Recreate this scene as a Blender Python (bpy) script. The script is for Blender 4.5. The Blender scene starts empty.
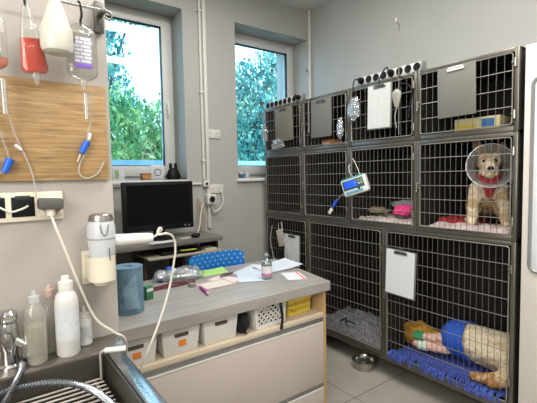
import bpy, bmesh, math, random
from mathutils import Vector, Matrix, Euler, noise as mnoise
PI = math.pi
R = math.radians
random.seed(7)
scene = bpy.context.scene
COL = scene.collection

# ------------------------------------------------------------------ materials
def lin(h):
    h = h.lstrip('#'); o = []
    for i in (0, 2, 4):
        c = int(h[i:i+2], 16)/255
        o.append(c/12.92 if c <= .04045 else ((c+.055)/1.055)**2.4)
    return (*o, 1)

def newmat(name):
    m = bpy.data.materials.new(name); m.use_nodes = True
    nt = m.node_tree; nt.nodes.clear()
    out = nt.nodes.new('ShaderNodeOutputMaterial')
    return m, nt, out

def nd(nt, t, **kw):
    n = nt.nodes.new(t)
    for k, v in kw.items(): setattr(n, k, v)
    return n

def M(name, a, b=None, rough=.5, metal=0, scale=8, stretch=(1, 1, 1), detail=4, bump=0, bscale=None, spec=.5, emis=None, emis_s=0, coat=0):
    m, nt, out = newmat(name)
    p = nd(nt, 'ShaderNodeBsdfPrincipled')
    p.inputs['Roughness'].default_value = rough
    p.inputs['Metallic'].default_value = metal
    p.inputs['Specular IOR Level'].default_value = spec
    p.inputs['Coat Weight'].default_value = coat
    nt.links.new(p.outputs[0], out.inputs[0])
    tc = nd(nt, 'ShaderNodeTexCoord'); mp = nd(nt, 'ShaderNodeMapping')
    mp.inputs['Scale'].default_value = stretch
    nt.links.new(tc.outputs['Object'], mp.inputs[0])
    nz = nd(nt, 'ShaderNodeTexNoise'); nz.inputs['Scale'].default_value = scale; nz.inputs['Detail'].default_value = detail
    nt.links.new(mp.outputs[0], nz.inputs['Vector'])
    cr = nd(nt, 'ShaderNodeValToRGB')
    cr.color_ramp.elements[0].position = .3; cr.color_ramp.elements[1].position = .7
    cr.color_ramp.elements[0].color = lin(a); cr.color_ramp.elements[1].color = lin(b or a)
    nt.links.new(nz.outputs['Fac'], cr.inputs[0])
    nt.links.new(cr.outputs[0], p.inputs['Base Color'])
    if bump:
        nb = nd(nt, 'ShaderNodeTexNoise'); nb.inputs['Scale'].default_value = bscale or scale*6
        nt.links.new(mp.outputs[0], nb.inputs['Vector'])
        bp = nd(nt, 'ShaderNodeBump'); bp.inputs['Strength'].default_value = bump; bp.inputs['Distance'].default_value = .01
        nt.links.new(nb.outputs['Fac'], bp.inputs['Height']); nt.links.new(bp.outputs[0], p.inputs['Normal'])
    if emis:
        p.inputs['Emission Color'].default_value = lin(emis); p.inputs['Emission Strength'].default_value = emis_s
    return m

def clear(name, tint, opac=.12, gloss=.06, rough=.08, bump=0, bscale=30, dif='#dfe4e6'):
    """thin clear plastic / glass: transparent + a little diffuse + fresnel gloss"""
    m, nt, out = newmat(name)
    tr = nd(nt, 'ShaderNodeBsdfTransparent'); tr.inputs[0].default_value = lin(tint)
    df = nd(nt, 'ShaderNodeBsdfDiffuse'); df.inputs[0].default_value = lin(dif)
    gl = nd(nt, 'ShaderNodeBsdfGlossy'); gl.inputs['Roughness'].default_value = rough
    m1 = nd(nt, 'ShaderNodeMixShader'); m1.inputs[0].default_value = opac
    nt.links.new(tr.outputs[0], m1.inputs[1]); nt.links.new(df.outputs[0], m1.inputs[2])
    lw = nd(nt, 'ShaderNodeLayerWeight'); lw.inputs['Blend'].default_value = .25
    ma = nd(nt, 'ShaderNodeMath', operation='MULTIPLY_ADD'); ma.inputs[1].default_value = .55; ma.inputs[2].default_value = gloss
    nt.links.new(lw.outputs['Facing'], ma.inputs[0])
    m2 = nd(nt, 'ShaderNodeMixShader')
    nt.links.new(ma.outputs[0], m2.inputs[0]); nt.links.new(m1.outputs[0], m2.inputs[1]); nt.links.new(gl.outputs[0], m2.inputs[2])
    if bump:
        nb = nd(nt, 'ShaderNodeTexNoise'); nb.inputs['Scale'].default_value = bscale
        tc = nd(nt, 'ShaderNodeTexCoord'); nt.links.new(tc.outputs['Object'], nb.inputs['Vector'])
        bp = nd(nt, 'ShaderNodeBump'); bp.inputs['Strength'].default_value = bump; bp.inputs['Distance'].default_value = .02
        nt.links.new(nb.outputs['Fac'], bp.inputs['Height'])
        for n in (gl, df, lw): nt.links.new(bp.outputs[0], n.inputs['Normal'])
    nt.links.new(m2.outputs[0], out.inputs[0])
    return m

def grid_mat(name, base, line, bw, rh, mortar, off=(0, 0, 0), rot=(0, 0, 0), rough=.6, offset=0, base2=None, nz=0):
    m, nt, out = newmat(name)
    p = nd(nt, 'ShaderNodeBsdfPrincipled'); p.inputs['Roughness'].default_value = rough
    nt.links.new(p.outputs[0], out.inputs[0])
    tc = nd(nt, 'ShaderNodeTexCoord'); mp = nd(nt, 'ShaderNodeMapping')
    mp.inputs['Location'].default_value = off; mp.inputs['Rotation'].default_value = rot
    nt.links.new(tc.outputs['Object'], mp.inputs[0])
    br = nd(nt, 'ShaderNodeTexBrick'); br.offset = offset; br.squash = 1
    br.inputs['Scale'].default_value = 1; br.inputs['Brick Width'].default_value = bw; br.inputs['Row Height'].default_value = rh
    br.inputs['Mortar Size'].default_value = mortar; br.inputs['Mortar Smooth'].default_value = .1; br.inputs['Bias'].default_value = 0
    br.inputs['Color1'].default_value = lin(base); br.inputs['Color2'].default_value = lin(base2 or base); br.inputs['Mortar'].default_value = lin(line)
    nt.links.new(mp.outputs[0], br.inputs['Vector'])
    if nz:
        n1 = nd(nt, 'ShaderNodeTexNoise'); n1.inputs['Scale'].default_value = 3; n1.inputs['Detail'].default_value = 8
        nt.links.new(tc.outputs['Object'], n1.inputs['Vector'])
        cr = nd(nt, 'ShaderNodeValToRGB'); cr.color_ramp.elements[0].color = (1-nz, 1-nz, 1-nz, 1); cr.color_ramp.elements[1].color = (1, 1, 1, 1)
        cr.color_ramp.elements[0].position = .3; cr.color_ramp.elements[1].position = .7
        nt.links.new(n1.outputs['Fac'], cr.inputs[0])
        mx = nd(nt, 'ShaderNodeMix', data_type='RGBA', blend_type='MULTIPLY'); mx.inputs['Factor'].default_value = 1
        nt.links.new(br.outputs['Color'], mx.inputs[6]); nt.links.new(cr.outputs[0], mx.inputs[7])
        nt.links.new(mx.outputs[2], p.inputs['Base Color'])
    else:
        nt.links.new(br.outputs['Color'], p.inputs['Base Color'])
    return m

def attr_mat(name, rough=.9, bump=.6, bscale=70):
    m, nt, out = newmat(name)
    p = nd(nt, 'ShaderNodeBsdfPrincipled'); p.inputs['Roughness'].default_value = rough; p.inputs['Specular IOR Level'].default_value = .15
    a = nd(nt, 'ShaderNodeVertexColor'); a.layer_name = 'Col'
    tc = nd(nt, 'ShaderNodeTexCoord'); nb = nd(nt, 'ShaderNodeTexNoise'); nb.inputs['Scale'].default_value = bscale
    nt.links.new(tc.outputs['Object'], nb.inputs['Vector'])
    mx = nd(nt, 'ShaderNodeMix', data_type='RGBA', blend_type='MULTIPLY'); mx.inputs['Factor'].default_value = .5
    nt.links.new(a.outputs['Color'], mx.inputs[6]); nt.links.new(nb.outputs['Color'], mx.inputs[7])
    cr = nd(nt, 'ShaderNodeValToRGB'); cr.color_ramp.elements[0].color = (.7, .68, .64, 1); cr.color_ramp.elements[0].position = .35; cr.color_ramp.elements[1].position = .6
    nt.links.new(nb.outputs['Fac'], cr.inputs[0]); nt.links.new(cr.outputs[0], mx.inputs[7])
    mx.inputs['Factor'].default_value = .8
    nt.links.new(mx.outputs[2], p.inputs['Base Color'])
    bp = nd(nt, 'ShaderNodeBump'); bp.inputs['Strength'].default_value = bump; bp.inputs['Distance'].default_value = .006
    nt.links.new(nb.outputs['Fac'], bp.inputs['Height']); nt.links.new(bp.outputs[0], p.inputs['Normal'])
    nt.links.new(p.outputs[0], out.inputs[0])
    return m

# ------------------------------------------------------------------ mesh builder
class MB:
    def __init__(s): s.bm = bmesh.new()
    def _merge(s, b2, mtx=None, mi=0):
        if mtx is not None: bmesh.ops.transform(b2, matrix=mtx, verts=b2.verts)
        for f in b2.faces: f.material_index = mi
        me = bpy.data.meshes.new('tmp'); b2.to_mesh(me); b2.free()
        s.bm.from_mesh(me); bpy.data.meshes.remove(me)
    def box(s, lo, hi, bev=0, rot=None, mi=0, seg=2):
        b = bmesh.new(); bmesh.ops.create_cube(b, size=1)
        sz = [hi[i]-lo[i] for i in range(3)]; c = [(hi[i]+lo[i])/2 for i in range(3)]
        bmesh.ops.scale(b, vec=sz, verts=b.verts)
        if bev: bmesh.ops.bevel(b, geom=b.edges[:], offset=min(bev, min(sz)*.49), segments=seg, profile=.5, affect='EDGES')
        m = Matrix.Translation(c)
        if rot: m = m @ Euler(rot).to_matrix().to_4x4()
        s._merge(b, m, mi); return s
    def lathe(s, prof, seg=20, c=(0, 0, 0), axis=None, mi=0, sx=1, sy=1, jitter=0):
        b = bmesh.new(); rings = []
        for r, z in prof:
            if r <= 1e-6: rings.append([b.verts.new((0, 0, z))])
            else: rings.append([b.verts.new((r*math.cos(2*PI*i/seg)*sx*(1+random.uniform(-jitter, jitter)), r*math.sin(2*PI*i/seg)*sy*(1+random.uniform(-jitter, jitter)), z)) for i in range(seg)])
        for A, B in zip(rings, rings[1:]):
            for i in range(seg):
                j = (i+1) % seg
                if len(A) == 1 and len(B) == 1: continue
                if len(A) == 1: b.faces.new((A[0], B[i], B[j]))
                elif len(B) == 1: b.faces.new((A[i], A[j], B[0]))
                else: b.faces.new((A[i], A[j], B[j], B[i]))
        m = Matrix.Translation(c)
        if axis is not None: m = m @ Vector((0, 0, 1)).rotation_difference(Vector(axis)).to_matrix().to_4x4()
        bmesh.ops.recalc_face_normals(b, faces=b.faces)
        s._merge(b, m, mi); return s
    def cyl(s, p, q, r, r2=None, seg=12, mi=0):
        p, q = Vector(p), Vector(q); r2 = r if r2 is None else r2
        L = (q-p).length
        return s.lathe([(0, 0), (r, 0), (r2, L), (0, L)], seg, p, q-p, mi)
    def rod(s, p, q, r, seg=6, mi=0): return s.cyl(p, q, r, seg=seg, mi=mi)
    def ball(s, c, r, mi=0, seg=12, scl=(1, 1, 1), rot=None):
        b = bmesh.new(); bmesh.ops.create_uvsphere(b, u_segments=seg, v_segments=max(6, seg*2//3), radius=r)
        m = Matrix.Translation(c)
        if rot: m = m @ Euler(rot).to_matrix().to_4x4()
        s._merge(b, m @ Matrix.Diagonal((*scl, 1)), mi); return s
    def tube(s, pts, r, seg=8, smooth=4, cyc=False, mi=0, ribs=0):
        pts = [Vector(p) for p in pts]
        if smooth > 1: pts = catmull(pts, smooth, cyc)
        b = bmesh.new(); rings = []; n = len(pts)
        up = Vector((.13, .21, .97)); prev = None
        for i, p in enumerate(pts):
            a = pts[i-1] if (i > 0 or cyc) else p
            c = pts[(i+1) % n] if (i < n-1 or cyc) else p
            t = (c-a).normalized() if (c-a).length > 0 else Vector((0, 0, 1))
            if prev is None:
                u = t.orthogonal().normalized()
            else:
                u = (prev - t*prev.dot(t)).normalized()
            prev = u; v = t.cross(u)
            rr = r*(1-ribs*(i % 2)) if ribs else (r[i] if isinstance(r, list) else r)
            rings.append([b.verts.new(p+u*rr*math.cos(2*PI*k/seg)+v*rr*math.sin(2*PI*k/seg)) for k in range(seg)])
        rng = range(n) if cyc else range(n-1)
        for i in rng:
            A, B = rings[i], rings[(i+1) % n]
            for k in range(seg): b.faces.new((A[k], A[(k+1) % seg], B[(k+1) % seg], B[k]))
        if not cyc:
            b.faces.new(list(reversed(rings[0]))); b.faces.new(rings[-1])
        bmesh.ops.recalc_face_normals(b, faces=b.faces)
        s._merge(b, None, mi); return s
    def prism(s, poly, z0, z1, bev=0, mi=0, mtx=None):
        b = bmesh.new()
        A = [b.verts.new((x, y, z0)) for x, y in poly]; B = [b.verts.new((x, y, z1)) for x, y in poly]
        n = len(poly)
        b.faces.new(list(reversed(A))); b.faces.new(B)
        for i in range(n): b.faces.new((A[i], A[(i+1) % n], B[(i+1) % n], B[i]))
        bmesh.ops.recalc_face_normals(b, faces=b.faces)
        if bev: bmesh.ops.bevel(b, geom=b.edges[:], offset=bev, segments=2, profile=.5, affect='EDGES')
        s._merge(b, mtx, mi); return s
    def sheet(s, w, d, f, nx=12, ny=12, th=.0008, mi=0):
        """a sheet in local xy centred at 0, height f(u,v), thickness th"""
        b = bmesh.new()
        def layer(dz): return [[b.verts.new((w*(i/nx-.5), d*(j/ny-.5), f(i/nx, j/ny)+dz)) for i in range(nx+1)] for j in range(ny+1)]
        T = layer(th); B = layer(0)
        for j in range(ny):
            for i in range(nx):
                b.faces.new((T[j][i], T[j][i+1], T[j+1][i+1], T[j+1][i])); b.faces.new((B[j][i], B[j+1][i], B[j+1][i+1], B[j][i+1]))
        for j in range(ny):
            b.faces.new((T[j][0], T[j+1][0], B[j+1][0], B[j][0])); b.faces.new((T[j][nx], B[j][nx], B[j+1][nx], T[j+1][nx]))
        for i in range(nx):
            b.faces.new((T[0][i], B[0][i], B[0][i+1], T[0][i+1])); b.faces.new((T[ny][i], T[ny][i+1], B[ny][i+1], B[ny][i]))
        bmesh.ops.recalc_face_normals(b, faces=b.faces)
        s._merge(b, None, mi); return s
    def build(s, name, mat, parent=None, smooth=True, ang=35):
        me = bpy.data.meshes.new(name); s.bm.to_mesh(me); s.bm.free()
        for m in (mat if isinstance(mat, (list, tuple)) else [mat]): me.materials.append(m)
        if smooth:
            me.polygons.foreach_set('use_smooth', [True]*len(me.polygons))
            me.set_sharp_from_angle(angle=R(ang))
        o = bpy.data.objects.new(name, me); COL.objects.link(o)
        if parent: o.parent = parent
        return o

def catmull(P, k, cyc=False):
    out = []; n = len(P)
    for i in range(n if cyc else n-1):
        p1, p2 = P[i], P[(i+1) % n]
        p0 = P[i-1] if (i > 0 or cyc) else p1*2-p2
        p3 = P[(i+2) % n] if (i < n-2 or cyc) else p2*2-p1
        for j in range(k):
            t = j/k
            out.append(.5*((2*p1)+(p2-p0)*t+(2*p0-5*p1+4*p2-p3)*t*t+(3*p1-p0-3*p2+p3)*t**3))
    if not cyc: out.append(P[-1])
    return out

def tag(o, label, cat, group=None, kind=None):
    o['label'] = label; o['category'] = cat
    if group: o['group'] = group
    if kind: o['kind'] = kind
    return o
def thing(name, label, cat, loc=(0, 0, 0), rot=(0, 0, 0), group=None):
    o = bpy.data.objects.new(name, None); COL.objects.link(o); o.empty_display_size = .05
    o.location = loc; o.rotation_euler = rot if isinstance(rot, (tuple, list)) else (0, 0, rot)
    return tag(o, label, cat, group)
def place(o, loc, rot=(0, 0, 0)):
    o.location = loc; o.rotation_euler = rot if isinstance(rot, (tuple, list)) else (0, 0, rot); return o
def struct(o):
    o['kind'] = 'structure'; return o
def dup(root, loc, label, rot=None, group=None):
    r = root.copy(); COL.objects.link(r); r.location = loc
    if rot is not None: r.rotation_euler = rot
    r['label'] = label
    if group: r['group'] = group
    for ch in list(root.children):
        c = ch.copy(); COL.objects.link(c); c.parent = r
        for g in list(ch.children):
            d = g.copy(); COL.objects.link(d); d.parent = c
    return r

# ------------------------------------------------------------------ palette
m_wall = M('wall_paint', '#acaba6', '#b1b0ab', .85, scale=2)
m_wall2 = M('partition_paint', '#b0a9a1', '#b5aea6', .8, scale=2)
m_ceil = M('ceiling_paint', '#dededa', '#e2e2e0', .9, scale=2)
m_floor = grid_mat('floor_tiles', '#a8a298', '#57534d', .6, .6, .003, off=(-.1, -.48, 0), rough=.4, nz=.18, base2='#a09a91')
m_white = M('white_plastic', '#d9d6cd', '#dedbd3', .45)
m_cream = M('cream_plastic', '#dcd3bd', '#e2dac6', .45)
m_upvc = M('window_plastic', '#d0d0cc', '#d6d6d2', .4)
m_pane = clear('pane_glass', '#eaf3f5', 0, .03, .02)
m_steel = M('cage_steel', '#6c675f', '#7e7970', .38, .8, scale=6, stretch=(1, 1, .2))
m_steel_shade = M('cage_interior_shade', '#24221f', '#2b2926', .6, .2, scale=5)  # steel coloured darker than it is, standing in for the shade inside
m_rod = M('grille_rod', '#8f8980', '#9c968c', .4, .5)
m_wire = M('grille_wire', '#6b675f', '#77726a', .45, .5)
m_dark = M('black_plastic', '#0d0d0e', '#121214', .5, spec=.25)
m_gloss = M('black_screen', '#050506', '#070708', .25, spec=.15)
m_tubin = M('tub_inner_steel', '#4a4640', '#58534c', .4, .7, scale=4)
m_sinks = M('sink_steel', '#87817a', '#99938b', .34, .85, scale=4, stretch=(.2, 1, 1))
m_chrome = M('chrome', '#c8c8c8', '#dadada', .12, 1)
m_hose = M('hose_steel', '#8c8f94', '#9da0a5', .25, .85)
m_wood = None
m_counter = M('counter_laminate', '#8f8a84', '#a39e97', .38, scale=10, stretch=(.35, 2.5, 1), detail=6)
m_cedge = M('counter_edge', '#817c76', '#948f89', .5, scale=10, stretch=(.35, 1, 2.5), detail=6)
m_drawer = M('drawer_front', '#c2b5ac', '#c9bdb4', .5, scale=3)
m_carc = M('carcass_wood', '#b08f62', '#bd9c6e', .6, scale=6, stretch=(1, 1, .2))
m_alu = M('grey_aluminium', '#8d8d8b', '#989896', .4, .5)
m_basket = M('basket_white', '#dedbd5', '#e4e1db', .5)
m_yel = M('basket_yellow', '#e8c640', '#efd05a', .5)
m_orange = M('orange_sticker', '#ee8424', '#f08c30', .6)
m_blue = M('chair_blue', '#1470c0', '#1a7acb', .45)
m_bdesk = M('desk_laminate', '#6f6a63', '#7d7871', .45, scale=6, stretch=(.3, 2, 1))
m_bwood = M('desk_wood', '#5d4a36', '#6c573f', .6)
m_cord = M('cream_cord', '#d9d3c4', '#dfdacb', .5)
m_paper = M('paper', '#cdd0d4', '#d6d9dc', .8)
m_red = M('red_cord', '#5c1a26', '#6a2030', .5)
m_green = M('green_box', '#2a6e48', '#347a52', .6)
m_liq = M('pale_liquid', '#cfccbb', '#d8d6c6', .2)
m_tubeclear = clear('clear_tubing', '#f3eee2', .35, .1)
m_bag = clear('clear_bag', '#f6f6f4', .06, .015, .12, bump=.35, bscale=22, dif='#eceae6')
m_crumple = clear('crumpled_plastic', '#eef2f3', .22, .2, .12, bump=1, bscale=35)
m_bottle = clear('clear_bottle', '#f8f8f4', .20, .03, .15, dif='#dedad2')
m_glass = clear('vial_glass', '#eef4f2', .08, .10, .05)
m_cone = clear('cone_plastic', '#eef2f4', .10, .02, .3)
m_clip = M('clip_metal', '#6d6a64', '#7b7872', .35, .8)

def wood_board():
    m, nt, out = newmat('oak_board')
    p = nd(nt, 'ShaderNodeBsdfPrincipled'); p.inputs['Roughness'].default_value = .5
    tc = nd(nt, 'ShaderNodeTexCoord'); mp = nd(nt, 'ShaderNodeMapping'); mp.inputs['Scale'].default_value = (4, 3, 60)
    n = nd(nt, 'ShaderNodeTexNoise'); n.inputs['Scale'].default_value = 2.2; n.inputs['Detail'].default_value = 8; n.inputs['Distortion'].default_value = .6
    cr = nd(nt, 'ShaderNodeValToRGB'); e = cr.color_ramp.elements
    e[0].position = .3; e[0].color = lin('#86694a'); e[1].position = .7; e[1].color = lin('#b99a70')
    k = e.new(.5); k.color = lin('#a68558')
    nt.links.new(tc.outputs['Object'], mp.inputs[0]); nt.links.new(mp.outputs[0], n.inputs['Vector']); nt.links.new(n.outputs['Fac'], cr.inputs[0])
    nt.links.new(cr.outputs[0], p.inputs['Base Color']); nt.links.new(p.outputs[0], out.inputs[0]); return m
m_wood = wood_board()

# ------------------------------------------------------------------ room
XL, XR, YF, YB, ZC = -1.5, 2.935, -2.2, 3.2, 3.2
YO = 3.74
struct(MB().box((XL-.1, YF-.1, -.08), (XR+.1, YB, 0)).build('floor', m_floor, smooth=False))
struct(MB().box((XL-.1, YF-.1, ZC), (XR+.1, YB, ZC+.1)).build('ceiling', m_ceil, smooth=False))
struct(MB().box((XR, YF-.1, 0), (XR+.15, YB, ZC)).build('wall_right', m_wall, smooth=False))
struct(MB().box((XL-.12, YF-.1, 0), (XL, YB, ZC)).build('wall_left', m_wall, smooth=False))
struct(MB().box((XL, YF-.12, 0), (XR, YF, ZC)).build('wall_front', m_wall, smooth=False))
W1 = (.55, 1.471); W2 = (1.997, 2.9); WZ = (1.435, 2.887)
wb = MB()
for x0, x1 in ((XL-.12, W1[0]), (W1[1], W2[0]), (W2[1], XR+.15)): wb.box((x0, YB, -.08), (x1, YO, ZC+.1))
for x0, x1 in (W1, W2):
    wb.box((x0, YB, -.08), (x1, YO, WZ[0])); wb.box((x0, YB, WZ[1]), (x1, YO, ZC+.1))
struct(wb.build('wall_back', m_wall, smooth=False))
YS = 1.40
struct(MB().box((XL, YS, 0), (.370, YS+.10, ZC), .004).build('wall_partition', m_wall2))

def window(n, x0, x1):
    z0, z1 = WZ; y = 3.43
    w = bpy.data.objects.new('window_%d' % n, None); COL.objects.link(w); w.location = ((x0+x1)/2, y, z0); w['kind'] = 'structure'
    hw, h = (x1-x0)/2, z1-z0
    def ring(mb, a, b, ya, yb, bot=None):
        bot = b if bot is None else bot
        mb.box((-hw+a, ya, a), (-hw+b, yb, h-a), .004); mb.box((hw-b, ya, a), (hw-a, yb, h-a), .004)
        mb.box((-hw+b, ya, h-b), (hw-b, yb, h-a), .004); mb.box((-hw+b, ya, a), (hw-b, yb, bot), .004)
        return mb
    ring(MB(), 0.001, .05, 0, .07, .07).build('frame', m_upvc, w)
    s = ring(MB(), .035, .105, -.018, .05, .125).build('sash', m_upvc, w)
    ring(MB(), .103, .109, -.012, .03, .132).build('seal', m_dark, w)
    MB().box((-hw+.1, .01, .12), (hw-.1, .016, h-.1)).build('glass', m_pane, w, smooth=False)
    hd = MB().box((hw-.082, -.028, .62), (hw-.058, -.016, .70), .004).box((hw-.079, -.05, .57), (hw-.061, -.036, .69), .006)
    hd.box((hw-.077, -.04, .655), (hw-.063, -.02, .685), .003).build('handle', m_white, s)
    MB().box((-hw-.02, -.265, -.03), (hw+.0, -.002, .0), .006).build('window_sill', m_white, w)
    return w
window(1, *W1); window(2, *W2)
m_pline = M('light_skirting', '#8a857d', '#948f87', .5)

# ------------------------------------------------------------------ outside
m_par = M('parapet_paint', '#8fb4c4', '#9cc0ce', .8, scale=3)
struct(MB().box((.3, 4.75, .6), (6, 4.9, 1.675)).build('trim_1', m_par))
struct(MB().box((-10, YO+.02, -.6), (22, 30, -.5)).build('ground', M('outside_lawn', '#4a6a38', '#5c7a44', .9)))
def leafmat(name, a, b, c):
    m, nt, out = newmat(name)
    df = nd(nt, 'ShaderNodeBsdfDiffuse'); tl = nd(nt, 'ShaderNodeBsdfTranslucent'); ad = nd(nt, 'ShaderNodeMixShader'); ad.inputs[0].default_value = .45
    tc = nd(nt, 'ShaderNodeTexCoord'); n = nd(nt, 'ShaderNodeTexNoise'); n.inputs['Scale'].default_value = 2.5; n.inputs['Detail'].default_value = 6
    cr = nd(nt, 'ShaderNodeValToRGB'); e = cr.color_ramp.elements
    e[0].position = .36; e[0].color = lin(a); e[1].position = .64; e[1].color = lin(c); k = e.new(.5); k.color = lin(b)
    nt.links.new(tc.outputs['Object'], n.inputs['Vector']); nt.links.new(n.outputs['Fac'], cr.inputs[0])
    for d in (df, tl): nt.links.new(cr.outputs[0], d.inputs[0])
    nt.links.new(df.outputs[0], ad.inputs[1]); nt.links.new(tl.outputs[0], ad.inputs[2]); nt.links.new(ad.outputs[0], out.inputs[0]); return m
m_leafA = leafmat('leaf_green', '#3a7040', '#6a9c68', '#c4d48c')
m_leafB = leafmat('leaf_bluegreen', '#2a6c6a', '#5a9a96', '#a8ccb0')
m_bark = M('bark', '#4a3d30', '#5c4c3c', .9)
def tree(name, label, loc, blobs, n, mat, leaf=.1):
    t = thing(name, label, 'tree', loc, group=None)
    b = bmesh.new(); rnd = random.Random(hash(label) % 1000 if False else len(label)*7+n)
    tot = sum(bl[3]**2 for bl in blobs)
    for cx, cy, cz, r in blobs:
        k = int(n*r*r/tot)
        for i in range(k):
            d = Vector((rnd.gauss(0, 1), rnd.gauss(0, 1), rnd.gauss(0, 1))).normalized()
            rr = r*(rnd.random()**.45)
            p = Vector((cx, cy, cz))+d*rr
            q = Euler((rnd.uniform(0, 6), rnd.uniform(0, 6), rnd.uniform(0, 6))).to_matrix()
            s = leaf*rnd.uniform(.6, 1.3)
            v = [b.verts.new(p+q @ Vector(c)) for c in ((-s, 0, 0), (-.2*s, -.45*s, 0), (s, 0, .1*s), (-.2*s, .45*s, 0))]
            b.faces.new(v)
    me = bpy.data.meshes.new('foliage'); b.to_mesh(me); b.free(); me.materials.append(mat)
    o = bpy.data.objects.new('foliage', me); COL.objects.link(o); o.parent = t
    tr = MB(); c0 = Vector(blobs[0][:3])
    tr.tube([(0, 0, 0), (0.03, 0, c0.z*.5), tuple(c0)], .09)
    for bl in blobs[1:]: tr.tube([(c0.x*.5, 0, c0.z*.6), tuple((Vector(bl[:3])+c0)/2), tuple(bl[:3])], .03)
    tr.build('trunk', m_bark, t)
    return t
tree('leafy_tree', 'yellow-green leafy tree low outside the window behind the monitor', (2.9, 8.2, -.5), [(0, 0, 2.6, 1.0), (-.7, 0, 3.2, .7), (.6, .1, 3.2, .65), (0, -.2, 1.5, .9), (.5, .1, 2.0, .8), (-.7, 0, 2.0, .8)], 5200, m_leafA, .075)
tree('leafy_tree', 'tall blue-green tree at the left side of the window behind the monitor', (1.85, 9.6, -.5), [(.55, 0, 4.1, .7), (.65, 0, 4.8, .55), (-.1, 0, 3.4, .9), (.5, 0, 5.4, .55), (1.0, 0, 3.5, .6), (1.4, 0, 5.9, .5)], 4600, m_leafB, .07)
tree('leafy_tree', 'dense blue-green tree filling the window beside the cages', (5.6, 8.4, -.5), [(.2, 0, 3.3, 1.05), (-.5, 0, 2.5, 1.0), (.6, 0, 4.4, .8), (-.2, .2, 4.3, .6), (.3, 0, 2.1, 1.0), (1.2, 0, 3.0, .8), (.9, 0, 5.0, .5), (-.9, 0, 3.3, .6)], 7000, m_leafB, .075)
tree('leafy_tree', 'pale green tree behind the dense blue-green tree by the cages', (8.4, 11.5, -.5), [(0, 0, 3, 1.5), (-1, 0, 4, 1.0), (.5, 0, 4.6, 1.0), (-1.2, 0, 2.2, 1.2)], 3000, m_leafA, .12)
tree('leafy_tree', 'far pale green tree low behind the yellow-green tree', (3.6, 13.5, -.5), [(0, 0, 2.4, 1.3), (-1.2, 0, 2.2, 1.2), (1.0, 0, 2.6, 1.1), (2.2, 0, 2.3, 1.2)], 3500, m_leafA, .12)

# ------------------------------------------------------------------ conduits and back wall fittings
tag(place(MB().tube([(0, 0, 0), (0, 0, 1.76)], .011, smooth=1).build('pipe', m_white), (1.628, 3.185, 1.435)), 'thin white pipe running up the back wall, left of the wider cable duct', 'pipe')
tag(place(MB().box((-.016, -.018, 0), (.016, 0, 2.2), .004).build('cable_duct', m_white), (1.672, 3.199, .99)), 'wider white cable duct on the back wall between the two windows', 'cable duct')
for z in (1.6, 2.2, 2.9):
    tag(place(MB().box((-.02, -.030, -.008), (.02, 0, .008), .004).build('pipe_clip', m_white), (1.628, 3.199, z)), {1.6: 'white clip low on the thin back wall pipe, just above the sill', 2.2: 'white clip halfway up the thin back wall pipe', 2.9: 'white clip near the top of the thin back wall pipe'}[z], 'clip', 'clips on the back wall pipe')
tag(place(MB().tube([(0, 0, 0), (1.0, 0, 0)], .010, smooth=1).build('pipe', m_white), (.6, 3.187, 1.395)), 'thin white horizontal pipe just under the sill above the monitor', 'pipe')
tag(place(MB().tube([(0, 0, 0), (0, 0, .95)], .016, smooth=1).build('pipe', m_white), (2.917, 3.181, 2.24)), 'white vertical pipe in the far corner of the room above the cages', 'pipe')
def socket(loc, label, n=2, w=.071):
    t = thing('wall_socket', label, 'socket', loc)
    W = w*n+.008
    MB().box((-W/2, -.009, -.04), (W/2, 0, .04), .003).build('plate', m_white, t)
    for i in range(n):
        x = (i-(n-1)/2)*w
        MB().lathe([(.02, 0), (.022, .004), (.018, .004), (.017, .001), (0, .001)], 16, (x, -.009, 0), (0, -1, 0)).lathe([(0, 0), (.003, 0), (.003, .002), (0, .002)], 8, (x-.008, -.0095, 0), (0, -1, 0), mi=1).lathe([(0, 0), (.003, 0), (.003, .002), (0, .002)], 8, (x+.008, -.0095, 0), (0, -1, 0), mi=1).build('outlet', [m_white, m_dark], t)
    return t
socket((1.735, 3.199, 1.842), 'white double wall socket, empty, up between the two windows')
socket((1.755, 3.199, 1.345), 'white double wall socket with cords beside the monitor')
t = thing('junction_box', 'small white junction box where the pipes meet under the sill', 'junction box', (1.64, 3.199, 1.395))
MB().box((-.028, -.04, -.028), (.028, 0, .028), .005).build('housing', m_white, t)
MB().lathe([(0, 0), (.012, 0), (.012, .006), (0, .008)], 14, (0, -.04, 0), (0, -1, 0)).build('cap', m_dark, t)
t = thing('switch_box', 'square white box with a round dark knob beside the monitor', 'switch box', (1.675, 3.180, 1.255))
MB().box((-.045, -.05, -.045), (.045, 0, .045), .006).build('housing', m_white, t)
MB().lathe([(0, 0), (.022, 0), (.020, .012), (0, .014)], 18, (0, -.05, 0), (0, -1, 0)).build('knob', m_dark, t)
MB().lathe([(.028, 0), (.030, .004), (.023, .004)], 18, (0, -.05, 0), (0, -1, 0)).build('bezel', m_alu, t)
tag(place(MB().tube([(0, 0, 0), (.01, -.02, -.09), (-.03, -.03, -.17), (-.09, -.02, -.19), (-.12, -.02, -.10)], .006).build('power_cord', m_cord), (1.795, 3.182, 1.335)), 'cream cord looping below the socket beside the monitor', 'cord')

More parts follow.
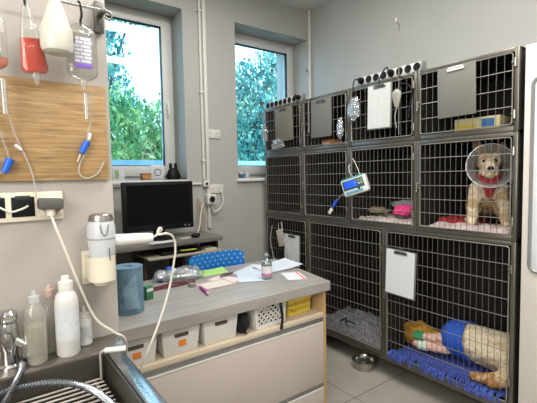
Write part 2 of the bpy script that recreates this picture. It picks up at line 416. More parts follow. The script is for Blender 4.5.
# sill items
sz = 1.437
t = thing('card', 'small white and green picture card at the left end of the sill', 'card', (.915, 3.28, sz), R(8))
MB().box((-.05, -.003, 0), (.05, .003, .105)).build('card_sheet', m_paper, t)
MB().box((-.035, -.0045, .02), (.0, -.003, .085)).build('picture', M('card_green', '#5d8a50', '#a8c08c', .7, scale=30), t)
t = thing('small_box', 'small orange-brown wooden box on the sill above the monitor', 'box', (1.13, 3.27, sz))
MB().box((-.035, -.03, 0), (.035, .03, .045), .003).build('box_body', M('box_brown', '#b07a3e', '#c08a4c', .6), t)
MB().box((-.037, -.032, .045), (.037, .032, .058), .003).build('box_lid', M('box_brown_lid', '#9a6630', '#a8733c', .6), t)
t = thing('framed_picture', 'white framed picture with a dark ring standing on the sill', 'picture', (1.245, 3.30, sz), R(-6))
MB().box((-.055, -.008, 0), (.055, .008, .125), .003).build('picture_frame', m_white, t)
MB().box((-.045, -.010, .012), (.045, -.008, .112)).build('print', m_paper, t)
MB().tube([(.028*math.cos(a*PI/6), -.011, .065+.028*math.sin(a*PI/6)) for a in range(12)], .003, cyc=True).build('ring', M('ring_dark', '#3c4654', '#4a5462', .5), t)
t = thing('charger_dock', 'black charging dock with two upright prongs on the sill', 'charger', (1.375, 3.27, sz))
MB().lathe([(0, 0), (.06, 0), (.065, .03), (.045, .085), (.02, .1), (0, .1)], 18, sy=.7).build('dock_body', m_dark, t)
for x in (-.022, .022): MB().lathe([(0, 0), (.013, 0), (.015, .03), (.012, .055), (0, .06)], 12, (x, 0, .085)).build('prong', m_dark, t)
MB().tube([(.05, -.01, .02), (.08, -.04, .01), (.086, -.085, -.005), (.09, -.115, -.06)], .004).build('cord', m_dark, t)
for i, (x, z, colr, lab, h) in enumerate(((2.03, 0, '#c8322c', 'small red tub at the left of the sill beside the cages', .07), (2.09, 0, '#3c6fae', 'small blue tub in the middle of the sill beside the cages', .055), (2.16, 0, '#d2d4d2', 'small white tub right on the sill beside the cages', .06))):
    t = thing('small_tub', lab, 'tub', (x, 3.29, sz), group='tubs on the sill beside the cages')
    MB().lathe([(0, 0), (.022, 0), (.026, h*.75), (0, h*.75)], 16).build('tub_body', M('tub_%d' % i, colr, colr, .5), t)
    MB().lathe([(0, h*.75), (.027, h*.75), (.027, h), (0, h)], 16).build('lid', m_white, t)

# ------------------------------------------------------------------ cages
XC = 2.25
rowz = [(.165, 1.083), (1.083, 1.658), (1.658, 2.09)]
cy_ = [.883, 1.467, 2.03, 2.556, 3.112]
cl_ = [.883, 1.717, 2.50, 3.112]
m_hinge = M('hinge_steel', '#8a857c', '#98938a', .35, .85)
def cage(y0, y1, z0, z1, label, group, nh, pitch):
    t = thing('animal_cage', label, 'cage', (XC, (y0+y1)/2, z0), R(-90), group)
    w = y1-y0-.002; h = z1-z0-.002; hw = w/2; D = .665; T = .012; F = .023
    MB().box((-hw+T, D-T, T), (hw-T, D, h-T)).box((-hw, .022, 0), (-hw+T, D, h)).box((hw-T, .022, 0), (hw, D, h)).box((-hw, .022, 0), (hw, D, T)).box((-hw, .022, h-T), (hw, D, h)).build('shell', m_steel_shade, t, smooth=False)
    MB().box((-hw, 0, 0), (-hw+F, .022, h), .003).box((hw-F, 0, 0), (hw, .022, h), .003).box((-hw+F, 0, h-F), (hw-F, .022, h), .003).box((-hw+F, 0, 0), (hw-F, .022, F+.008), .003).build('face_frame', m_steel, t)
    a, b, c, d = -hw+F+.005, hw-F-.005, F+.013, h-F-.005
    door = MB(); rr = .014
    pts = []
    for (px, pz, s) in ((b-rr, d-rr, 0), (a+rr, d-rr, 90), (a+rr, c+rr, 180), (b-rr, c+rr, 270)):
        for k in range(4):
            an = R(s+30*k); pts.append((px+rr*math.cos(an), -.006, pz+rr*math.sin(an)))
    door.tube(pts, .0034, smooth=1, cyc=True, seg=6)
    dr = door.build('door', m_rod, t)
    g = MB(); n = max(2, round((b-a)/pitch)); g2 = MB()
    for i in range(1, n): x = a+(b-a)*i/n; g2.rod((x, -.004, c), (x, -.004, d), .0016, 5)
    for i in range(1, nh+1): z = c+(d-c)*i/(nh+1); g.rod((a, -.009, z), (b, -.009, z), .0021, 5)
    g.build('cross_bars', m_rod, dr); g2.build('grille', m_wire, dr)
    for z in (c+(d-c)*.14, d-(d-c)*.14):
        MB().cyl((b+.012, -.008, z-.022), (b+.012, -.008, z+.022), .006, seg=8).box((b-.004, -.012, z-.006), (b+.014, -.005, z+.006), .001).build('hinge', m_hinge, t)
    zl = (c+d)/2
    MB().box((a-.030, -.010, zl-.022), (a-.006, 0, zl+.022), .003).cyl((a-.018, -.014, zl-.035), (a-.018, -.014, zl+.015), .0045, seg=8).ball((a-.018, -.016, zl-.036), .007).box((a-.018, -.014, zl+.004), (a+.012, -.007, zl+.012), .001).build('latch', m_hinge, dr)
    return t
G1, G2, G3 = 'small cages of the top row', 'mid-sized cages of the middle row', 'large cages of the bottom row'
toplab = ['top-row steel cage nearest the white cabinet, grey board hung on it', 'top-row steel cage with the white-papered clipboard under the near socket strip', 'top-row steel cage with a grey board, between the two socket strips', 'top-row steel cage nearest the window, under the far socket strip']
midlab = ['middle-row steel cage with the dog in a plastic cone', 'middle-row steel cage with the infusion pump and a pink cloth inside', 'empty middle-row steel cage left of the infusion pump', 'empty middle-row steel cage nearest the window']
lowlab = ['large bottom-row steel cage with the dog lying on a blue mat', 'large bottom-row steel cage with a grey fleece, above the metal bowl', 'bottom-row steel cage nearest the window, half hidden by the counter']
for i in range(4):
    cage(cy_[i], cy_[i+1], *rowz[2], toplab[i], G1, 3, .042)
    cage(cy_[i], cy_[i+1], *rowz[1], midlab[i], G2, 5, .033)
for i in range(3): cage(cl_[i], cl_[i+1], *rowz[0], lowlab[i], G3, 8, .034)
t = thing('cage_stand', 'low steel stand with dark feet under the cage bank', 'stand', (XC, 2.0, 0), R(-90))
MB().box((-1.112, .03, .12), (1.112, .66, .163), .004).build('stand_frame', m_steel, t)
for x in (-1.05, -.35, .35, 1.05):
    for y in (.25, .6): MB().cyl((x, y, .0), (x, y, .12), .02, seg=10).build('foot', m_dark, t)

# white cabinet at the right edge
t = thing('tall_cabinet', 'tall white cabinet with a grey-rimmed panel at the right edge', 'cabinet', (2.262, .862, 0), R(-90))
mw2 = M('cabinet_white', '#c9c2b8', '#cdc7be', .55, scale=2)
MB().box((0, 0, 0), (.75, .66, 2.085), .004).build('cabinet_body', mw2, t)
fr = MB()
pts = []
for (px, pz, s) in ((.60, 1.88, 0), (.072, 1.88, 90), (.072, .97, 180), (.60, .97, 270)):
    for k in range(4):
        an = R(s+30*k); pts.append((px+.032*math.cos(an), -.004, pz+.032*math.sin(an)))
fr.tube(pts, .009, smooth=1, cyc=True).build('panel_rim', m_alu, t)
MB().box((.045, -.003, .945), (.627, .002, 1.905), .02).build('panel', m_paper, t)

# socket strips on top of cages
def strip(y0, y1, label, plugs):
    n = 8; L = y1-y0
    t = thing('socket_strip', label, 'socket strip', (XC+.006, (y0+y1)/2, 2.0905), R(-90))
    MB().box((-L/2, 0, 0), (L/2, .045, .056), .004).build('strip_body', M('strip_grey', '#bcbcb8', '#c6c6c2', .45), t)
    for i in range(n):
        x = -L/2+L*(i+.5)/n
        MB().lathe([(.0235, 0), (.0255, .003), (.022, .003), (.019, .0008), (0, .0008)], 18, (x, -.0002, .028), (0, -1, 0)).build('outlet', m_dark, t)
    for e in (-1, 1): MB().box((e*L/2-.006, -.003, -.0), (e*L/2+.006, .048, .059), .003).build('end_cap', m_alu, t)
    return t
strip(1.44, 1.945, 'grey strip of eight black outlets on the cages above the papered clipboard', [])
strip(2.57, 3.08, 'grey strip of eight black outlets on the cages nearest the window', [])
def plug(y, label, pts):
    t = thing('plug', label, 'plug', (XC-.002, y, 2.119), R(-90), 'black plugs in the socket strips')
    MB().lathe([(0, 0), (.017, 0), (.019, .02), (.012, .035), (0, .037)], 14, (0, 0, 0), (0, -1, .1)).build('plug_body', m_dark, t)
    MB().tube(pts, .004).build('cord', m_dark, t)
plug(1.907, 'black plug in the leftmost outlet of the near strip', [(0, -.034, .003), (-.02, -.05, .004), (-.04, -.045, -.03), (-.045, -.035, -.12), (-.05, -.035, -.22)])
plug(1.655, 'black plug in the middle of the near strip', [(0, -.034, .003), (.0, -.045, .03), (-.03, -.04, .02), (-.07, -.035, -.03), (-.075, -.035, -.06)])
plug(2.60, 'black plug in the rightmost outlet of the far strip', [(0, -.034, .003), (.015, -.05, .02), (.03, -.05, -.02), (.035, -.035, -.1), (.03, -.035, -.2)])

# clipboards
def form_mat(name, base='#cacac6', line='#aeb0b0', bw=.05, rh=.014): return grid_mat(name, base, line, bw, rh, .0016, rot=(R(90), 0, 0), rough=.8, offset=.3)
m_form = form_mat('printed_form')
m_form2 = form_mat('printed_form_faint', '#d4d6d6', '#c6c9cb', .07, .018)
m_board = M('grey_board', '#64625b', '#6e6c65', .5, scale=3)
m_board2 = M('beige_board', '#6c675c', '#767165', .5, scale=3)
def clipboard(y, ztop, w, h, label, paper=None, board=None, tilt=0, clipm=None):
    t = thing('clipboard', label, 'clipboard', (XC-.020, y, ztop), (0, tilt, R(-90)), 'clipboards hung on the cages')
    MB().box((-w/2, -.003, -h), (w/2, .0, 0), .002).build('board', board or m_board, t)
    if paper: MB().box((-w/2+.006, -.0045, -h+.008), (w/2-.012, -.003, -.006)).build('form_sheet', paper, t, smooth=False)
    MB().box((-.05, -.010, -.030), (.05, -.003, -.012), .003).cyl((-.04, -.009, -.012), (.04, -.009, -.012), .005, seg=8).build('clip', clipm or m_clip, t)
    MB().tube([(-.012, -.006, -.014), (-.012, -.004, .004), (0, .002, .012), (.012, -.004, .004), (.012, -.006, -.014)], .0022, seg=6).build('hook', m_clip, t)
    return t
clipboard(2.79, 2.062, .255, .30, 'bare beige clipboard on the top-row cage nearest the window', None, m_board2, R(-2))
clipboard(2.305, 2.055, .23, .30, 'bare grey clipboard between the two socket strips', None, m_board, 0)
clipboard(1.735, 2.062, .205, .305, 'clipboard with a white printed form under the near socket strip', m_form, m_board, R(1))
clipboard(1.205, 2.062, .225, .29, 'bare grey clipboard on the top-row cage nearest the white cabinet', None, m_board, R(-1), m_white)
clipboard(2.69, .93, .22, .285, 'clipboard with a pale form low down behind the counter corner', m_form2, m_board, R(1))
clipboard(1.565, .945, .235, .315, 'clipboard with a white form on the cage of the lying dog', m_form2, m_board, R(2))

# infusion pump
t = thing('infusion_pump', 'white infusion pump with a blue screen hanging tilted on the cages', 'infusion pump', (XC-.072, 1.905, 1.372), (0, R(-17), R(-68)))
MB().box((-.095, -.035, -.062), (.095, .02, .062), .014, seg=3).build('pump_case', M('pump_white', '#d3d6cf', '#dadcd6', .4), t)
MB().box((-.085, -.0352, .052), (.085, .018, .066), .006).build('top_trim', M('pump_teal', '#4c8c82', '#58988e', .5), t)
MB().box((-.082, -.0385, -.020), (.075, -.034, .048), .006).build('front_panel', M('pump_panel', '#2c4a4e', '#345458', .4), t)
MB().box((-.068, -.0405, -.008), (.022, -.038, .040), .004).build('screen', M('pump_screen', '#1c3fd0', '#2c58e4', .25, emis='#1d48e0', emis_s=.9), t)
for x, z, c in ((.040, .03, '#7c9c50'), (.060, .03, '#7c9c50'), (.040, .008, '#a8b4ae'), (.060, .008, '#a8b4ae')):
    MB().box((x-.007, -.041, z-.007), (x+.007, -.038, z+.007), .002).build('button', M('button_'+c[1:], c, c, .5), t)
MB().box((-.075, -.0375, -.050), (.055, -.034, -.030), .003).build('label_strip', M('pump_label', '#5c8fa6', '#6c9fb4', .5), t)
MB().lathe([(0, 0), (.008, 0), (.008, .005), (0, .005)], 12, (.03, -.0352, -.024), (0, -1, 0)).build('knob', m_dark, t)
MB().tube([(.05, .0, .06), (.045, .01, .12), (.02, .045, .20)], .0022).tube([(.0, 0, .06), (-.015, .0, .10), (-.02, .03, .15), (-.01, .04, .16)], .0022).build('hanging_cord', m_cord, t)
t = thing('infusion_connector', 'blue infusion connector with a white tip hanging left of the pump', 'connector', (XC-.022, 2.16, 1.225), (0, R(38), R(-90)))
MB().box((-.012, -.012, -.04), (.012, .006, .04), .006).build('connector_body', M('connector_blue', '#1b4fb4', '#2558c0', .4), t)
MB().box((-.014, -.01, -.10), (.014, .004, -.048), .004).build('tip', m_cream, t)
MB().tube([(0, 0, .04), (.01, -.005, .09), (.02, 0, .12)], .0025).build('tubing', m_tubeclear, t)
t = thing('iv_hook_rod', 'thin steel hook rod rising above the near socket strip', 'hook rod', (XC-.062, 1.555, 1.70), R(-90))
MB().rod((0, 0, 0), (0, 0, .66), .0030).build('rod', m_rod, t)
MB().box((-.006, -.005, .36), (.006, .0618, .372), .001).build('clamp', m_clip, t)
MB().tube([(0, 0, .65), (.004, 0, .68), (-.004, -.008, .70), (-.016, -.008, .705), (-.02, 0, .735)], .0035).build('hook', m_clip, t)
t = thing('iv_hook_rod', 'thin steel hook rod rising above the far cages against the window', 'hook rod', (XC-.03, 2.44, 1.80), R(-90))
MB().rod((0, 0, 0), (0, 0, .48), .004).build('rod', m_rod, t)
MB().box((-.006, -.005, .262), (.006, .0298, .274), .001).build('clamp', m_clip, t)
MB().tube([(0, 0, .47), (.0, 0, .50), (-.012, -.008, .515), (-.024, 0, .50)], .004).build('hook', m_clip, t)
t = thing('drip_chamber', 'grey-green drip chamber hanging on the near hook rod', 'drip chamber', (XC-.085, 1.555, 1.87), R(-90))
MB().lathe([(0, 0), (.012, 0), (.02, .02), (.034, .08), (.03, .1), (.01, .115), (0, .115)], 16, sy=.5).build('chamber', M('chamber_grey', '#8c8c7e', '#98988a', .35), t)
MB().tube([(0, 0, 0), (-.005, -.01, -.06), (.0, 0, -.13)], .003).build('tubing', m_tubeclear, t)
tag(place(MB().tube([(-.06, 0, -.16), (-.052, 0, -.02), (-.03, -.01, .08), (.01, -.015, .11), (.05, -.01, .095), (.068, 0, .05), (.05, 0, -.05), (.045, 0, -.11)], .006).build('black_cable', m_dark), (XC-.026, 1.552, 1.91), R(-90)), 'thick black cable looped beside the near papered clipboard', 'cable')

def crumple(name, label, loc, r, h, mat, sx=1, sy=.35, rotz=R(-90), sd=1, cat='plastic bag'):
    rnd = random.Random(sd); b = bmesh.new(); bmesh.ops.create_icosphere(b, subdivisions=3, radius=1)
    for v in b.verts:
        n = mnoise.noise(v.co*1.7+Vector((sd*5.1, 0, 0)))*.38+mnoise.noise(v.co*4.5+Vector((0, sd*3.3, 0)))*.22
        v.co *= 1+n
        v.co = Vector((v.co.x*r*sx, v.co.y*r*sy, v.co.z*h/2))
    mb = MB(); mb._merge(b)
    o = mb.build(name, mat, ang=25); place(o, loc, (0, 0, rotz)); return tag(o, label, cat)
crumple('plastic_bag', 'crumpled clear bag hanging left of the near papered clipboard', (XC-.035, 1.955, 1.92), .05, .17, m_crumple, 1, .45, sd=2)
crumple('plastic_bag', 'small crumpled clear bag at the foot of the far beige clipboard', (XC-.035, 2.86, 1.74), .075, .10, m_crumple, 1.1, .4, sd=3)
crumple('plastic_bag', 'crumpled clear bag on the cage corner nearest the window', (XC-.035, 3.06, 1.86), .05, .16, m_crumple, .9, .5, sd=4)
crumple('plastic_bag', 'long clear tubing bag between the grey clipboard and the near strip', (XC-.035, 2.09, 1.80), .03, .16, m_crumple, .9, .7, sd=5)
t = thing('hanging_tag', 'cream paper tag with cords hanging by the counter corner', 'tag', (XC-.03, 2.87, .955), (0, R(-16), R(-90)))
MB().box((-.045, -.003, -.155), (.045, 0, 0), .003).build('tag_card', form_mat('tag_form', '#c9c3ae', '#9c9684', .03, .02), t)
MB().tube([(0, 0, 0), (.0, .002, .03), (.01, .004, .06)], .002).build('string', m_cord, t)
tag(place(MB().tube([(0, 0, .1), (.03, -.01, 0), (.06, -.005, -.12), (.10, -.01, -.2), (.06, -.02, -.24)], .006).tube([(-.14, 0, .06), (-.16, -.01, -.08), (-.13, -.01, -.2), (-.1, -.02, -.25)], .004).build('clear_tubing', m_tubeclear), (XC-.03, 2.83, .93), R(-90)), 'clear tubing dangling around the cream tag', 'tubing')

# contents of cages
def blanket(name, label, loc, w, d, h, mat, rotz=0, sd=0, cat='blanket', nx=34, ny=26, fr=5, edge=.08):
    def f(u, v):
        e = min(u, 1-u, v, 1-v)/edge; e = math.sin(max(0, min(1, e))*PI/2)
        n = mnoise.noise(Vector((u*fr+sd*3.7, v*fr, sd)))*.6+mnoise.noise(Vector((u*fr*2.6, v*fr*2.6+sd, sd)))*.35
        return h*e*(.45+.75*abs(n))+.002
    o = MB().sheet(w, d, f, nx, ny, .004).build(name, mat, ang=60); place(o, loc, (0, 0, rotz)); return tag(o, label, cat)
zf = [r[0]+.014 for r in rowz]
t = thing('carton', 'yellow and blue carton lying in the top-row cage nearest the cabinet', 'box', (2.38, 1.16, zf[2]), R(-88))
MB().box((-.13, 0, 0), (.13, .16, .10), .003).build('carton_body', M('carton_cream', '#b9ad7e', '#c4b98c', .6), t)
MB().box((-.125, -.0015, .012), (.0, 0, .06)).build('label_band', M('carton_yellow', '#b89b2c', '#c4a83c', .6, scale=30), t)
MB().box((.03, -.0015, .04), (.10, 0, .088)).build('label_band', M('carton_blue', '#2c5a8a', '#3a689a', .6, scale=30), t)
t = thing('carton', 'orange carton in the top-row cage between the socket strips', 'box', (2.36, 2.38, zf[2]), R(-90))
MB().box((-.06, 0, 0), (.06, .12, .07), .003).build('carton_body', M('carton_orange', '#b4712c', '#c07c38', .6), t)
MB().box((-.04, -.0015, .015), (.04, 0, .05)).build('label_band', m_cream, t)
blanket('blanket', 'pale folded cloth in the top-row cage between the socket strips', (2.45, 2.22, zf[2]), .25, .2, .05, M('cloth_pale', '#9a968c', '#aaa69c', .9), sd=2)
blanket('blanket', 'white and pink blanket in the middle-row cage with the pump', (2.44, 1.74, zf[1]), .36, .5, .055, M('blanket_pinkwhite', '#9a8078', '#c9c2bc', .95, scale=14, bump=.5), sd=4)
crumple('pink_cloth', 'bright pink cloth bundle in the middle-row cage with the pump', (2.40, 1.66, zf[1]+.095), .07, .085, M('pink', '#e02a78', '#ea3a86', .8), 1, .8, sd=8, cat='cloth')
crumple('grey_toy', 'grey crumpled cloth lying behind the pink bundle', (2.50, 1.72, zf[1]+.13), .09, .07, M('greycloth', '#6e7270', '#7c807e', .8), 1, .8, sd=9, cat='cloth')
crumple('brown_cloth', 'brown crumpled cloth left in the middle-row cage with the pump', (2.42, 1.90, zf[1]+.08), .07, .05, M('browncloth', '#6e6046', '#7e7056', .9), 1.2, .8, sd=11, cat='cloth')
mfle = M('fleece_grey', '#57565a', '#8a898c', 1, scale=45, detail=6, bump=1, bscale=120)
blanket('fleece_blanket', 'grey speckled fleece bunched in the bottom-row cage above the bowl', (2.47, 2.11, zf[0]), .40, .70, .17, mfle, sd=6, fr=4, edge=.2)
tag(place(MB().tube([(0, .1, .02), (.03, .06, .05), (.0, .03, .03), (-.02, -.02, .06), (.01, -.06, .04)], .006).build('black_strap', m_dark), (2.31, 2.10, .24)), 'black strap lying on the grey fleece', 'strap')
blanket('red_blanket', 'red blanket crumpled beside the coned dog', (2.55, 1.32, zf[1]), .32, .2, .09, M('red_cloth', '#84161a', '#981e22', .9, bump=.4), sd=12)
blanket('pale_blanket', 'pink and white blanket under the coned dog', (2.41, 1.17, zf[1]), .27, .50, .055, M('blanket_pale', '#a9827c', '#bdb8b4', .95, scale=16, bump=.5), sd=14)

# blue mat with fringe
t = thing('bath_mat', 'blue shaggy mat with a fringe poking out under the lying dog', 'mat', (2.57, 1.30, zf[0]))
def fm(u, v): return .014+.008*abs(mnoise.noise(Vector((u*22, v*28, 0))))
mblue = M('mat_blue', '#2a3c88', '#5066b6', .95, scale=40, detail=6, bump=1, bscale=90)
MB().sheet(.56, .74, fm, 50, 60, .006).build('mat_pile', mblue, t)
fr = MB(); rnd = random.Random(3)
for i in range(170):
    y = -.36+.72*i/169+rnd.uniform(-.004, .004)
    if rnd.random() < (.6 if math.sin(y*23+1) < -.2 else .05): continue
    L = rnd.uniform(.018, .05)
    zz = .041+rnd.uniform(0, .006)
    fr.tube([(-.285, y, .02), (-.300, y+rnd.uniform(-.006, .006), zz), (-.334, y+rnd.uniform(-.01, .01), zz+.002), (-.345-rnd.uniform(0, .01), y+rnd.uniform(-.012, .012), zz-L)], .0042, seg=4, smooth=2)
fo = fr.build('fringe', mblue, t); fo['kind'] = 'stuff'

# ------------------------------------------------------------------ animals
def hull_capsule(mb, p, q, r1, r2):
    b = bmesh.new()
    for c, r in ((p, r1), (q, r2)):
        bmesh.ops.create_icosphere(b, subdivisions=2, radius=r, matrix=Matrix.Translation(c))
    g = bmesh.ops.convex_hull(b, input=b.verts)
    bmesh.ops.delete(b, geom=list({e for e in g['geom_interior'] if isinstance(e, bmesh.types.BMVert)}), context='VERTS')
    mb._merge(b)
def organic(name, caps, balls, mat, colf, parent=None, vox=.007, smooth=4, rough=.004, seed=0):
    mb = MB()
    for p, q, r1, r2 in caps: hull_capsule(mb, p, q, r1, r2)
    for c, r, s, rot in balls: mb.ball(c, r, seg=18, scl=s, rot=rot)
    o = mb.build('tmp', mat)
    md = o.modifiers.new('r', 'REMESH'); md.mode = 'VOXEL'; md.voxel_size = vox
    sm = o.modifiers.new('s', 'SMOOTH'); sm.iterations = smooth; sm.factor = .5
    dg = bpy.context.evaluated_depsgraph_get()
    me = bpy.data.meshes.new_from_object(o.evaluated_get(dg))
    old = o.data; bpy.data.objects.remove(o); bpy.data.meshes.remove(old)
    me.name = name
    if rough:
        me.update()
        nrm = [v.normal.copy() for v in me.vertices]
        for v, n in zip(me.vertices, nrm):
            k = mnoise.noise(v.co*38+Vector((seed, 0, 0)))*1.0+mnoise.noise(v.co*85)*.7
            v.co += n*rough*k
    ca = me.color_attributes.new('Col', 'FLOAT_COLOR', 'POINT')
    for i, v in enumerate(me.vertices): ca.data[i].color = lin(colf(v.co))
    me.materials.clear(); me.materials.append(mat)
    me.polygons.foreach_set('use_smooth', [True]*len(me.polygons))
    o = bpy.data.objects.new(name, me); COL.objects.link(o)
    if parent: o.parent = parent
    return o
m_fur = attr_mat('fur')
V = Vector
# sitting terrier, local -y is the way it faces
dog = thing('dog', 'cream scruffy terrier sitting up in a clear plastic cone', 'dog', (2.445, 1.115, zf[1]+.036), R(-62))
caps = [(V((0, .17, .13)), V((0, .03, .25)), .095, .070), (V((0, .02, .25)), V((0, -.02, .34)), .07, .05),     # trunk, neck
        (V((0, .01, .20)), V((0, -.02, .27)), .060, .055),
        (V((-.06, -.01, .22)), V((-.082, -.03, .11)), .046, .031), (V((-.082, -.03, .11)), V((-.085, -.04, .025)), .031, .026), (V((-.085, -.04, .022)), V((-.088, -.075, .018)), .026, .022),
        (V((.06, -.01, .22)), V((.080, -.02, .11)), .046, .033), (V((.080, -.02, .11)), V((.085, -.03, .025)), .033, .027), (V((.085, -.03, .022)), V((.088, -.065, .018)), .027, .022),
        (V((-.055, .18, .11)), V((-.075, .08, .09)), .068, .045), (V((-.075, .08, .09)), V((-.09, .12, .03)), .04, .028), (V((-.09, .12, .024)), V((-.105, .04, .02)), .026, .022),
        (V((.055, .18, .11)), V((.075, .08, .09)), .068, .045), (V((.075, .08, .09)), V((.09, .12, .03)), .04, .028), (V((.09, .12, .024)), V((.105, .04, .02)), .026, .022),
        (V((0, .24, .07)), V((.05, .33, .04)), .025, .012),
        (V((0, -.06, .365)), V((0, -.125, .335)), .042, .030),
        (V((0, -.07, .335)), V((0, -.115, .300)), .034, .024),
        (V((-.022, -.09, .335)), V((-.032, -.105, .305)), .022, .014), (V((.022, -.09, .335)), V((.032, -.105, .305)), .022, .014)]
balls = [(V((0, -.03, .375)), .062, (1, .95, .92), None),
         (V((-.025, -.082, .392)), .018, (1.2, .6, .6), None), (V((.025, -.082, .392)), .018, (1.2, .6, .6), None),
         (V((-.052, -.045, .452)), .047, (.58, .32, 1.25), (0, R(-14), 0)), (V((.055, -.045, .448)), .043, (.58, .32, 1.2), (0, R(22), 0))]
def dogcol(c):
    if c.z > .425 and abs(c.x) > .028: return '#a87e58'
    if c.z > .30:
        if c.y < -.085 and c.z < .355: return '#cdbb9f'
        if .372 < c.z < .40 and abs(c.x) < .012: return '#d9cbb2'
        return '#c9aa84' if mnoise.noise(c*20) > .05 else '#dccbae'
    if c.y > .07: return '#8d7454'
    return '#d8c6a8' if mnoise.noise(c*12) > -.2 else '#bda27c'
body = organic('dog_body', caps, balls, m_fur, dogcol, dog, .0065, 3, .005, 1)
e = MB()
for x in (-.026, .026): e.ball((x, -.086, .381), .0115)
e.build('eyes', m_gloss, body)
MB().ball((0, -.153, .338), .015, scl=(1.15, .8, .85)).build('nose', m_dark, body)
MB().box((-.016, -.138, .3085), (.016, -.128, .312), .001).build('mouth', m_dark, body)
# cone collar
ax = V((0, -1, .12)).normalized()
MB().lathe([(.062, 0), (.122, .145), (.1235, .146), (.0635, 0)], 40, V((0, -.005, .335)), ax).build('cone_collar', m_cone, dog)
MB().lathe([(.121, .143), (.126, .143), (.126, .150), (.121, .150), (.121, .143)], 40, V((0, -.005, .335)), ax).build('cone_rim', clear('cone_rim_plastic', '#eef0f2', .3, .05), dog)
MB().tube([(.078*math.cos(a*PI/8), -.005+.075*math.sin(a*PI/8), .285+(-.012*math.sin(a*PI/8))) for a in range(16)], .010, cyc=True).prism([(-.05, .285), (.05, .285), (.014, .17), (-.014, .17)], .0, .012, .003, mtx=Matrix.Translation((0, -.088, 0)) @ Matrix(((1, 0, 0, 0), (0, 0, 1, 0), (0, 1, 0, 0), (0, 0, 0, 1)))).build('red_bandana', M('bandana_red', '#84121a', '#981c24', .8), dog)

# lying dog: local x along viewer-right (world -y), y inward, z up
dog2 = thing('dog', 'cream curly dog lying on the blue mat in a blue suit with a bandaged leg', 'dog', (2.47, 1.150, zf[0]+.022), R(-90))
caps = [(V((-.10, .06, .15)), V((.10, .07, .14)), .115, .127), (V((-.16, .06, .15)), V((-.08, .06, .15)), .095, .115),
        (V((-.14, .02, .16)), V((-.27, -.02, .135)), .058, .035), (V((-.27, -.02, .135)), V((-.37, -.04, .12)), .033, .026), (V((-.37, -.04, .12)), V((-.42, -.045, .115)), .027, .025),
        (V((-.15, .04, .10)), V((-.25, -.03, .072)), .048, .034), (V((-.25, -.03, .072)), V((-.37, -.055, .062)), .032, .026), (V((-.37, -.055, .062)), V((-.42, -.06, .060)), .027, .025),
        (V((.17, .0, .10)), V((.16, -.09, .055)), .06, .04), (V((.16, -.09, .055)), V((.08, -.13, .035)), .038, .03), (V((.08, -.13, .033)), V((.02, -.135, .028)), .033, .028),
        (V((.17, .0, .08)), V((.18, -.11, .05)), .055, .038), (V((.18, -.11, .05)), V((.13, -.15, .034)), .036, .03),
        (V((.12, .08, .16)), V((.155, .03, .15)), .092, .072), (V((.155, .02, .14)), V((.205, -.03, .085)), .050, .030),
        (V((.12, .0, .20)), V((.12, -.04, .12)), .03, .016)]
balls = [(V((.152, -.0, .15)), .070, (1, 1, .95), None)]
def d2col(c):
    if c.x < -.20: return '#eec2b2'
    if c.z < .075 and c.y < -.09: return '#b07c48' if mnoise.noise(c*25) > -.1 else '#c9a880'
    return '#e4d4b8' if mnoise.noise(c*9) > -.15 else '#d2bc98'
b2 = organic('dog_body', caps, balls, m_fur, d2col, dog2, .008, 3, .006, 5)
MB().ball((.232, -.045, .072), .012).build('nose', m_dark, b2)
# suit over the hindquarters, follows the trunk
def suit():
    b = bmesh.new(); seg = 26; rings = []
    for k, (x, r) in enumerate(((-.262, .04), (-.258, .08), (-.235, .102), (-.20, .112), (-.16, .117), (-.12, .122), (-.085, .128), (-.083, .120))):
        ring = []
        for i in range(seg):
            a = 2*PI*i/seg
            rr = r*(1+.05*mnoise.noise(V((x*12, math.cos(a)*2, math.sin(a)*2))))
            z = .15+rr*math.sin(a)*1.02
            ring.append(b.verts.new((x-.028*math.sin(a)*(1 if k > 4 else 0), .055+rr*math.cos(a)*1.03, max(.006, z))))
        rings.append(ring)
    b.faces.new(rings[0])
    for A, B in zip(rings, rings[1:]):
        for i in range(seg): b.faces.new((A[i], A[(i+1) % seg], B[(i+1) % seg], B[i]))
    bmesh.ops.recalc_face_normals(b, faces=b.faces)
    mb = MB(); mb._merge(b); return mb
suit().build('blue_suit', M('suit_blue', '#1f4fb4', '#2d62cc', .85, scale=10, bump=.3), dog2)
MB().tube([(-.37, -.04, .121), (-.40, -.043, .117), (-.43, -.046, .115)], .0335, smooth=2, seg=12).build('green_bandage', M('bandage_green', '#1f9a62', '#2aa86e', .8, bump=.4), dog2)
MB().tube([(-.335, -.048, .066), (-.36, -.053, .063), (-.395, -.058, .061)], .0335, smooth=2, seg=12).build('white_bandage', M('bandage_white', '#d2dccb', '#dde5d6', .85), dog2)
crumple('orange_blanket', 'mustard orange blanket bunched at the feet of the lying dog', (2.52, 1.592, zf[0]+.098), .118, .19, M('mustard', '#a87412', '#cf9628', .95, scale=9, bump=.5), 1, .95, R(-90), 23, 'blanket')

# ------------------------------------------------------------------ bowl
t = thing('dog_bowl', 'stainless steel bowl on the floor in front of the cages', 'bowl', (2.265, 1.91, 0))
pr = [(0, .004), (.075, .004), (.082, .0), (.084, .006), (.096, .060), (.104, .062), (.104, .066), (.094, .066), (.088, .058), (.078, .012), (0, .010)]
pr = [(r*.88, z) for r, z in pr]
MB().lathe(pr, 36).build('bowl_shell', M('bowl_steel', '#a8a49a', '#b8b4aa', .22, .95), t)
MB().lathe([(0, .04), (.0735, .04)], 36).build('water', clear('water', '#e4e8e6', .05, .12, .03), t)

